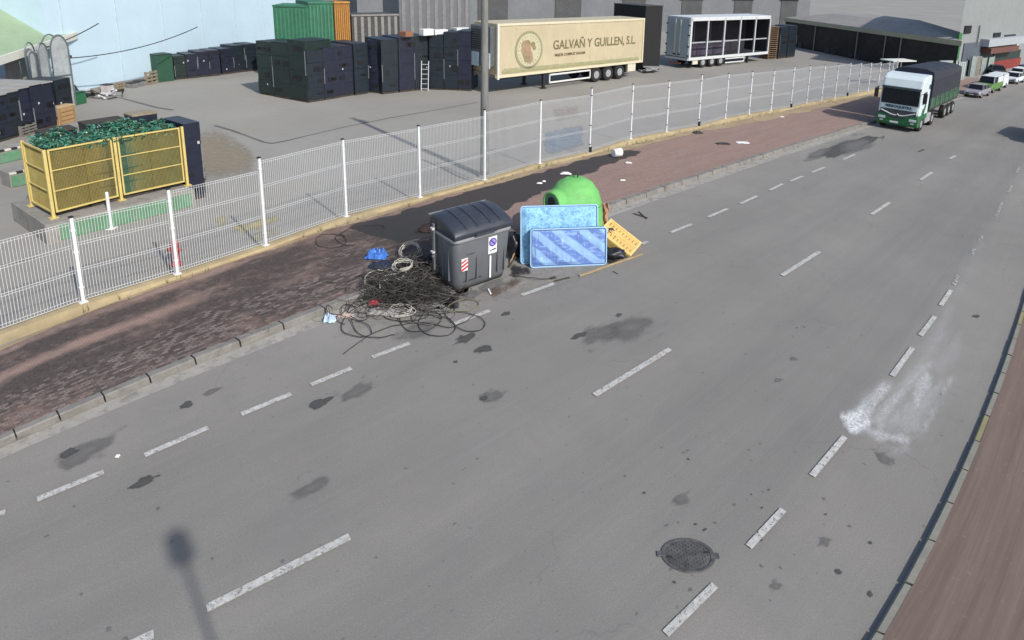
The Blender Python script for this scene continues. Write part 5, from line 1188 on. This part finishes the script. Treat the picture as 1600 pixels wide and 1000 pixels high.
b = MB(); b.box((L2*.3, W2*.6, Z0+.42), (L2*.5, .9, .62)); b.build('load', M('load_purple', (.055, .045, .075), .8, .5, 2), t2)
for i, y in enumerate((W2*.25, W2*.75)):
    b = MB(); b.box((-.04, y, (Z0+Z1)/2+.02), (.06, W2*.48, Z1-Z0-.16)); dr_ = b.build('rear_door', doorm, t2, bevel=.01)
    for q in (-.12, .12): b = MB(); b.bar((-.09, W2*.5+(y-W2*.5)*.45+q*.3, Z0+.15), (-.09, W2*.5+(y-W2*.5)*.45+q*.3, Z1-.15), .02, 6); b.build('lock_bar', alum, dr_)
    for zz in (.25, .9, 1.7, 2.4): b = MB(); b.box((-.08, W2*.5+(y-W2*.5)*1.93, Z0+zz), (.05, .16, .09)); b.build('hinge', chas, dr_)
    b = MB(); b.box((-.09, W2*.5+(y-W2*.5)*.4, Z0+.28), (.05, .22, .1)); b.build('latch', chas, dr_)
b = MB(); b.box((-.06, W2/2, Z0-.02), (.12, W2+.04, .14)); b.build('rear_sill', whp, t2)
b = MB(); b.box((-.05, W2*.55, Z0-.35), (.08, W2*.5, .10)); b.build('bumper_board', M('orange_board', (.36, .09, .03), .6), t2)
b = MB(); b.box((L2*.45, W2*.5, Z0-.12), (L2*.85, .8, .16)); b.build('chassis', chas, t2)
for x in (1.62, 2.62, 3.62):
    wheel(t2, (x, .14, .40), .40, .26); wheel(t2, (x, W2-.14, .4), .4, .26, (0, 1, 0))
b = MB(); b.box((.75, .05, .48), (.55, .1, .34)); b.build('mud_flap', M('flap_cream', (.62, .58, .46), .6), t2)
b = MB(); b.box((5.3, .02, .52), (2.3, .04, .08)); b.box((5.3, .02, .22), (2.3, .04, .08)); b.box((6.4, .02, .37), (.07, .05, .38)); b.build('side_guard', wg, t2)
for x in (7.2,): b = MB(); b.box((x, .3, .3), (.14, .14, .6)); b.build('landing_leg', chas, t2)
# ---- pallet tower and dark stacks right of it
pt = at(1206, 92.5, YZ); o = thing('pallet_tower', 'tall tower of brown pallets beyond the white trailer', 'pallet stack', pt, .55)
for i in range(17): b = MB(); b.box((0, .5, .08+.16*i), (1.05, 1.0, .05), 0); b.box((-.44, .5, .03+.16*i), (.12, 1.0, .07)); b.box((.44, .5, .03+.16*i), (.12, 1.0, .07)); b.build('pallet', M('brown_pallet', (.17, .11, .065), .85, .35, 3), o)
row((1216, 92.5), (1242, 89), (42, 40), 2, 1.4, [navy2], ['dark crate stack right of the brown pallet tower', 'last dark crate stack before the open concrete strip'], G1, lips=5)

# ---- parked lorry with tarpaulin trailer
fr, br = at(1431, 209), at(1493, 174); X = (br-fr).normalized(); K = .685
lor = thing('lorry', 'white and green cab lorry with dark tarpaulin trailer parked at the kerb', 'lorry', fr, math.atan2(X.y, X.x), scale=K)
LW = 2.5; whc = M('cab_white', (.62, .70, .72), .35, .05, 1.5); grc = M('cab_green', (.016, .13, .045), .4, .15, 2, dirt=(.03, .08, .03), dirt_amt=.4); glass = M('dark_glass', (.010, .013, .018), .22, .2, 2); glass.node_tree.nodes['Principled BSDF'].inputs['Specular IOR Level'].default_value = .25
prof = [(0.12, .85), (0.0, 1.2), (.02, 1.62), (.10, 2.78), (.34, 3.36), (.75, 3.62), (1.95, 3.66), (2.05, 3.5), (2.05, .85)]
b = MB(); b.loft([[(x+.05*(1 if x < 1 else 0), y, z) for x, z in prof] if y in (0, LW) else [(x, y, z) for x, z in prof] for y in (0, .14, LW-.14, LW)]); cab = b.build('cab', whc, lor, bevel=.04)
b = MB(); b.loft([[(x, y, z) for x, z in ((.035+.03*e, 1.74), (.105+.03*e, 2.74), (.06+.03*e, 2.74), (-.015+.03*e, 1.74))] for y, e in ((.1, 1), (.3, 0), (LW-.3, 0), (LW-.1, 1))]); wsn = b.build('windscreen', glass, lor, bevel=.01)
b = MB(); b.box((.03, .95, 1.83), (.015, .55, .05), 0); b.box((.03, .35, 1.82), (.015, .3, .04)); b.build('dash_paper', wht, wsn)
b = MB(); b.loft([[(x, y, z) for x, z in ((.12, 2.74), (.0, 2.80), (.02, 2.86), (.22, 2.9))] for y in (.06, LW-.06)]); b.build('sun_visor', M('visor_dark', (.03, .04, .05), .4), cab)
b = MB(); b.loft([[(x, y, z) for x, z in ((.0, .34), (-.08, .5), (-.08, .98), (.02, 1.14), (2.0, 1.14), (2.0, .8), (.55, .8), (.5, .34))] for y in (-.02, LW+.02)]); bum = b.build('bumper', grc, lor, bevel=.05)
b = MB(); b.box((-.02, LW/2, 1.20), (.05, LW-.3, .38)); b.build('grille', M('grille_dark', (.045, .05, .06), .5, .3, 9), cab)
b = MB(); b.tube([(-.06, .2, 1.28), (-.07, LW*.35, 1.04), (-.08, LW*.46, 1.02), (-.08, LW*.5, 1.12), (-.08, LW*.54, 1.02), (-.07, LW*.65, 1.04), (-.06, LW-.2, 1.28)], .035, 6); b.build('grille_trim', M('chrome', (.7, .72, .72), .25, .05), cab)
b = MB(); b.box((-.09, LW/2, .92), (.03, 1.0, .16)); b.build('lower_intake', M('grille_dark', (.045, .05, .06)), bum)
for y in (.3, LW-.3):
    b = MB(); b.box((-.075, y, .80), (.05, .44, .17)); b.build('headlight', M('lamp_glass', (.55, .62, .6), .2), bum, bevel=.02)
    b = MB(); b.box((-.075, y, .60), (.04, .2, .08)); b.build('fog_light', M('lamp_glass', (.55, .62, .6)), bum)
b = MB(); b.box((-.10, LW/2+.15, .56), (.02, .52, .12)); b.build('number_plate', wht, bum)
TYZ = Matrix(((0, 0, -1, 0), (-1, 0, 0, 0), (0, 1, 0, 0), (0, 0, 0, 1)))
text_mesh('cab_lettering', 'FERROQUSTRA', .225, M('teal_ink', (.03, .09, .10), .5), lor, Matrix.Translation((-.004, LW-.42, 1.50)) @ TYZ, 1.05, .01, .012)
for y, s_ in ((0, -1), (LW, 1)):
    b = MB(); b.box((.95, y+s_*.012, 2.22), (.82, .03, .8), 0, 0, (.8, 1)); b.build('side_window', glass, cab)
    b = MB(); b.box((1.15, y+s_*.014, 1.5), (.3, .03, .05)); b.build('door_handle', chas, cab)
    b = MB(); b.box((-.02, y+s_*.24, 2.35), (.12, .24, .62)); b.bar((.1, y, 2.6), (0, y+s_*.24, 2.55), .02); b.build('mirror', chas, cab, bevel=.02)
    b = MB(); xz(b, [(.55, .95), (1.05, .95), (1.5, 1.65), (1.3, 2.0), (1.0, 1.4), (.8, 1.55), (.62, 1.2)], y+(s_*.018 if s_ < 0 else .004), .012); b.build('green_graphic', grc, cab)
    b = MB(); b.box((1.78, y+s_*.012, 2.9), (.3, .02, .3)); b.build('side_badge', M('teal_ink', (.03, .09, .10)), cab)
    for x in (.95, 3.65): wheel(lor, (x, y+(.16 if s_ < 0 else -.16), .5), .5, .32, (0, s_, 0))
    b = MB(); b.box((2.6, y+(.32 if s_ < 0 else -.32), .68), (1.25, .6, .62)); b.build('fuel_tank', M('tank_grey', (.34, .36, .36), .45, .2, 3), lor, bevel=.05)
    b = MB(); b.box((.85, y+(.05 if s_ < 0 else -.05), 1.08), (1.15, .2, .1)); b.build('wheel_arch', grc, lor)
    for x in (7.1, 8.3, 9.5):
        wheel(lor, (x, y+(.16 if s_ < 0 else -.16), .48), .48, .34, (0, s_, 0)); b = MB(); b.box((x, y+(.2 if s_ < 0 else -.2), 1.02), (1.0, .36, .05)); b.build('mudguard', M('guard_grey', (.2, .21, .2), .6), lor)
b = MB(); b.box((3.0, LW/2, .8), (4.6, .9, .3)); b.build('chassis', chas, lor)
TL0, TL1 = 2.55, 10.55
b = MB(); b.box(((TL0+TL1)/2, LW/2, 1.22), (TL1-TL0, LW-.1, .2)); b.build('trailer_bed', chas, lor)
b = MB(); b.box(((TL0+TL1)/2, LW/2, 1.66), (TL1-TL0, LW, .78)); sb_ = b.build('dropside', M('dropside_green', (.035, .10, .05), .6, .25, 2, dirt=(.08, .08, .06), dirt_amt=.4), lor)
for i in range(7): b = MB(); b.box((TL0+.1+(TL1-TL0-.2)*i/6, -.02, 1.66), (.12, .05, .8)); b.build('stake', M('stake_green', (.10, .17, .12), .6), sb_)
for i in range(14): b = MB(); b.box((TL0+2+(TL1-TL0-2.2)*i/14, -.016, 1.78), (.05, .03, .36)); b.build('rib', M('rib_pale', (.12, .17, .14), .7), sb_)
tarp = M('dark_tarpaulin', (.022, .024, .036), .6, .2, 1.4, bump=.3); rings = []
for i in range(13):
    x = TL0+(TL1-TL0)*i/12; hz_ = 3.92 - .25*(i/12)+.035*math.sin(i*2.1); bl_y = .03*math.sin(i*1.7)
    rings.append([(x, -.03, 2.0), (x, -.03+bl_y*.4, 3.2), (x, .06, hz_-.16), (x, .5, hz_), (x, LW/2, hz_+.04), (x, LW-.5, hz_), (x, LW-.06, hz_-.16), (x, LW+.03, 3.2), (x, LW+.03, 2.0)])
b = MB(); b.loft(rings); b.build('tarpaulin', tarp, lor, smooth=False)
b = MB(); b.box((TL0-.03, LW/2, 2.6), (.06, LW, 2.2)); b.build('headboard', M('headboard_navy', (.02, .025, .07), .6), lor)
# ---- cars and vans down the street
def car(label, px, mat, scale, kind='car', rz_add=0.0, name='parked_car', mat2=None):
    p = at(*px); q0, q1 = street(55, 4.4), street(95, 4.4); X_ = (q1-q0).normalized(); rz = math.atan2(X_.y, X_.x)+rz_add
    root = thing(name, label, 'car' if kind == 'car' else 'van', p, rz, scale=scale)
    if kind == 'car': prof = [(-2.05, .35), (-2.1, .62), (-1.95, .82), (-1.05, .95), (1.75, .98), (2.05, .9), (2.1, .5), (2.0, .35)]; gh = [(-1.15, .93), (-.45, 1.42), (.95, 1.44), (1.65, .96)]
    else: prof = [(-2.05, .35), (-2.1, .7), (-1.95, .95), (-1.35, 1.1), (2.1, 1.15), (2.15, .5), (2.05, .35)]; gh = [(-1.45, 1.08), (-.8, 1.78), (2.0, 1.84), (2.12, 1.12)]
    wd = .88; P = lambda f: [[(x*(1 if abs(y) < .8 else .97), y, z) for x, z in f] for y in (-wd, -.7, .7, wd)]
    b = MB(); b.loft(P(prof)); b.build('body', mat, root, bevel=.05)
    b = MB(); b.loft([[(x, y*s_, z) for (x, z), s_ in zip(gh, (1, .84, .84, 1))] for y in (-.84, .84)]); cb = b.build('cabin', glass, root, bevel=.03)
    x0, x1 = gh[1][0], gh[2][0]
    b = MB(); b.box(((x0+x1)/2, 0, gh[1][1]+.03), (x1-x0+.1, 1.42, .07)); b.build('roof', mat2 or mat, root, bevel=.02)
    for x in ([gh[1][0]*.2+gh[0][0]*.8, (x0+x1)/2] + ([x1-.1] if kind == 'van' else [])):
        for s_ in (-1, 1): b = MB(); b.box((x, s_*.80, (gh[0][1]+gh[1][1])/2), (.10, .07, gh[1][1]-gh[0][1]), 0); b.build('pillar', mat2 or mat, root)
    if kind == 'van':
        for s_ in (-1, 1): b = MB(); b.box((.95, s_*.80, 1.45), (1.9, .08, .66), 0, 0, (.98, .9)); b.build('side_panel', mat2 or mat, root)
    for s_ in (-.6, .6):
        b = MB(); b.box((-2.06, s_, .72), (.1, .34, .15)); b.build('headlight', M('lamp_glass', (.55, .62, .6)), root)
        b = MB(); b.box((2.09, s_*1.1, .78), (.06, .2, .18)); b.build('tail_light', red_s, root)
    b = MB(); b.box((-2.1, 0, .5), (.05, 1.2, .16)); b.build('grille', chas, root); b = MB(); b.box((-2.13, 0, .42), (.02, .5, .1)); b.build('number_plate', wht, root)
    for x in (-1.3, 1.3):
        for s_ in (-1, 1): wheel(root, (x, s_*.80, .32), .32, .2, (0, s_, 0))
    return root
silver = M('silver_paint', (.36, .34, .38), .3, .06, 2, metal=.3); whv = M('van_white', (.62, .66, .68), .4, .05); grv = M('van_green', (.10, .22, .05), .4, .1); dkc = M('dark_car', (.04, .05, .06), .3, .1); blc = M('blue_car', (.03, .06, .16), .3, .1)
car('silver saloon car parked facing the lorry from behind', (1526, 150), silver, .50)
car('white and green van parked next to the silver saloon', (1544, 142), grv, .54, 'van', name='parked_van', mat2=whv)
car('white van tucked behind the white and green van', (1554, 137), whv, .52, 'van', name='parked_van')
car('white hatchback first in the far group of parked cars', (1583, 129), whv, .50)
car('white van second in the far group of parked cars', (1590, 125), whv, .48, 'van', name='parked_van')
car('dark pickup standing off the street before the red shutter', (1556, 118), dkc, .52, 'car', .5)
car('blue dark car last in the far group at the picture edge', (1599, 119), blc, .46, 'van', name='parked_van')
car('unseen dark van at the right of the street, added for its shadow on the road', (1660, 222), dkc, .8, 'van', name='parked_van')  # out of view, added to cast a shadow onto the road

# ================================================================== BUILDINGS DOWN THE STREET
ha, hb = at(1224, 70, 0), at(1490, 124, 0); u = (hb-ha).normalized(); nb = Vector((-u.y, u.x, 0)); L = (hb-ha).length; rz = math.atan2(u.y, u.x)
zE = zup((1488, 123), 71)
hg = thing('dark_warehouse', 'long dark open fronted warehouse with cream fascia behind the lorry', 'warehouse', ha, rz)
def ribpoly(a, c_, b1, b2, org):
    cs, sn = math.cos(-rz), math.sin(-rz)
    return [((q-org).x*cs-(q-org).y*sn, (q-org).x*sn+(q-org).y*cs) for q in (a, c_, b2, b1)]
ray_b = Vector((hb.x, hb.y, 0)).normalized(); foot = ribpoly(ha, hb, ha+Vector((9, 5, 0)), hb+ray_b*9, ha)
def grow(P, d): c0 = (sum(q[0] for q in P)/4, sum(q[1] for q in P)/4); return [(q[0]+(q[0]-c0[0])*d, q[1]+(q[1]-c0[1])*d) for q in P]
b = MB(); b.prism(foot, 0, zE); b.build('wall', M('warehouse_shade', (.030, .026, .022), .9, .35, .5, dirt=(.05, .045, .04), dirt_amt=.5), hg)  # solid wall coloured near-black for the shade inside the open front
b = MB(); b.prism(grow(foot, .02), zE, zE+.36); b.build('fascia', M('fascia_cream', (.36, .34, .24), .7, .1, 1), hg)
b = MB(); g0, g1 = grow(foot, .02), grow(foot, -.5); b.loft([[(q[0], q[1], zE+.365) for q in g0], [(q[0], q[1], zE+1.1) for q in g1]]); b.build('roof', M('roof_sheet', (.3, .28, .26), .7, .15, .5), hg)
for px in (1272, 1337, 1380, 1404):
    lo, hi = 0.0, 1.0
    for _ in range(40):
        m = (lo+hi)/2; q = ha+u*L*m
        if pj(q)[0] < px: lo = m
        else: hi = m
    b = MB(); b.box((L*lo, -.12, zE/2), (.07, .07, zE)); b.build('front_post', M('post_pale', (.24, .22, .2), .6), hg)
ri = random.Random(2)
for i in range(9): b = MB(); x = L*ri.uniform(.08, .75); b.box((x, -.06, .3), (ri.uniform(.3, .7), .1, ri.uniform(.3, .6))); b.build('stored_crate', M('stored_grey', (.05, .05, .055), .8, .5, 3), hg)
# white canopy board on a post behind the lorry
cp = at(1398, 134, YZ); zc = zup((1398, 134), 94, YZ)
o = thing('white_canopy', 'flat white canopy board on a slim post behind the lorry cab', 'canopy', cp, .35)
b = MB(); b.box((0, 0, zc-YZ), (1.9, 1.1, .06)); b.build('board', M('canopy_white', (.66, .66, .6), .6, .06), o); b = MB(); b.bar((-.55, -.2, 0), (-.55, -.2, zc-YZ), .04, 8); b.bar((.6, .3, 0), (.6, .3, zc-YZ), .04, 8); b.build('post', whp, o)
# street facade
ga, gb = at(1489, 121.5), at(1612, 100.5); u = (gb-ga).normalized(); L = (gb-ga).length; rz = math.atan2(u.y, u.x); nrm = Vector((u.y, -u.x, 0))
def fxy(px, py):
    dvec = AX*((px-PPX)/CAM_F)+AY*(-(py-PPY)/CAM_F)+AZ; o3 = Vector((0, 0, CAM_H)); t = (ga-o3).dot(nrm)/dvec.dot(nrm); q = o3+dvec*t; return (q-ga).dot(u), q.z
fb = thing('street_building', 'grey blue commercial building with balcony awning and red shutter at the far right', 'building', ga, rz)
ray_a = Vector((ga.x, ga.y, 0)).normalized(); foot = ribpoly(ga, gb+u*4, ga+ray_a*8, gb+u*4+Vector((-u.y, u.x, 0))*7, ga)
b = MB(); b.prism(foot, 0, 9.0); b.build('wall', M('facade_grey', (.24, .26, .26), .8, .08, .5), fb)
def fpan(name, x0, y0, x1, y1, mat, pr=.05, dp=.06, parent=None):
    (a0, z0), (a1, z1) = fxy(x0, y1), fxy(x1, (y0+y1)/2); zt = fxy((x0+x1)/2, y0)[1]; zb = fxy((x0+x1)/2, y1)[1]; zb = max(zb, .0)
    b = MB(); b.box(((a0+a1)/2, -pr, (zt+zb)/2), (abs(a1-a0), dp, zt-zb)); return b.build(name, mat, parent or fb)
fpan('green_pilaster', 1489, 52, 1497, 96, M('pilaster_green', (.035, .16, .045), .7, .15, 1), .08, .14)
fpan('lower_wall', 1498, 66, 1549, 116, M('facade_blue', (.085, .105, .13), .8, .15, 1), .04, .06)
fpan('shop_front', 1550, 80, 1592, 93, M('shop_dark', (.02, .035, .03), .6), .05, .06)
fpan('roller_shutter', 1550, 93, 1592, 107, M('shutter_red', (.22, .03, .025), .6, .15, 1), .05, .08)
fpan('balcony', 1531, 58, 1592, 69, M('balcony_pale', (.36, .39, .42), .7, .08), .32, .6)
fpan('awning', 1531, 72, 1575, 80, M('awning_brown', (.14, .06, .05), .8), .40, .7)
fpan('window', 1551, 51, 1562, 58, glass, .05); fpan('window', 1568, 54, 1585, 62, glass, .05); fpan('window', 1505, 40, 1516, 52, glass, .05)
fpan('downpipe', 1525, 40, 1527, 70, M('pipe_grey', (.3, .31, .3), .6), .08, .1)
fpan('signboard', 1574, 68, 1577, 75, wht, .62, .05)
bb_ = thing('beige_building', 'pale beige building beyond the balcony building at the picture edge', 'building', gb+u*4.0-nrm*(-.8), rz)
b = MB(); b.box((5, 3, 4), (10, 6, 8)); b.build('wall', M('beige_render', (.42, .36, .27), .8, .08, .6), bb_)
for i in range(3): b = MB(); b.box((1.2+2.6*i, -.02, 2.4), (1.1, .08, 1.0)); b.build('window', glass, bb_)
b = MB(); b.box((5, 2.9, 8.08), (10.4, 6.5, .18)); b.build('roof', M('tile_red', (.3, .13, .09), .8), bb_)
# white gate panels in front of the facade
for (x0, x1, yb, yt, lab) in ((1494, 1506, 126, 97, 'wide white gate panel right behind the tail of the lorry'), (1515, 1522, 120, 89, 'first narrow white gate leaf from the lorry'), (1531, 1538, 117, 91, 'second narrow white gate leaf from the lorry'), (1542, 1550, 114, 89, 'white gate leaf nearest the dark pickup')):
    r_, LL, HH = boxat('gate_panel', lab, 'gate', (x0, yb), (x1, yb-.6), yt, .06, M('gate_white', (.42, .47, .45), .6, .1, 2), z0=0.0, part='sheet')
    for i in range(5): b = MB(); b.box((LL*(i/4-.5), -.012, HH/2), (.04, .022, HH*.98)); b.build('rib', M('gate_rib', (.3, .34, .33), .6), r_)
    for s_ in (-1, 1): b = MB(); b.box((s_*LL/2, .03, HH/2+.04), (.07, .09, HH+.08)); b.build('gate_post', M('gate_rib', (.3, .34, .33)), r_)
boxat('low_white_wall', 'low white corrugated wall behind the tarpaulin trailer', 'wall', (1466, 124), (1493, 123), 96, .15, M('gate_white', (.42, .47, .45)), z0=0.0, lid=M('gate_rib', (.3, .34, .33)), part='sheet')
boxat('stone_pillar', 'mottled grey stone pillar between the narrow gate leaves', 'pillar', (1523, 119), (1530, 118), 90, .5, M('stone_mottle', (.2, .19, .16), .9, .5, 4), z0=0.0, lid=conc)
for x, y in ((1491, 95), (1496, 96)):
    pass
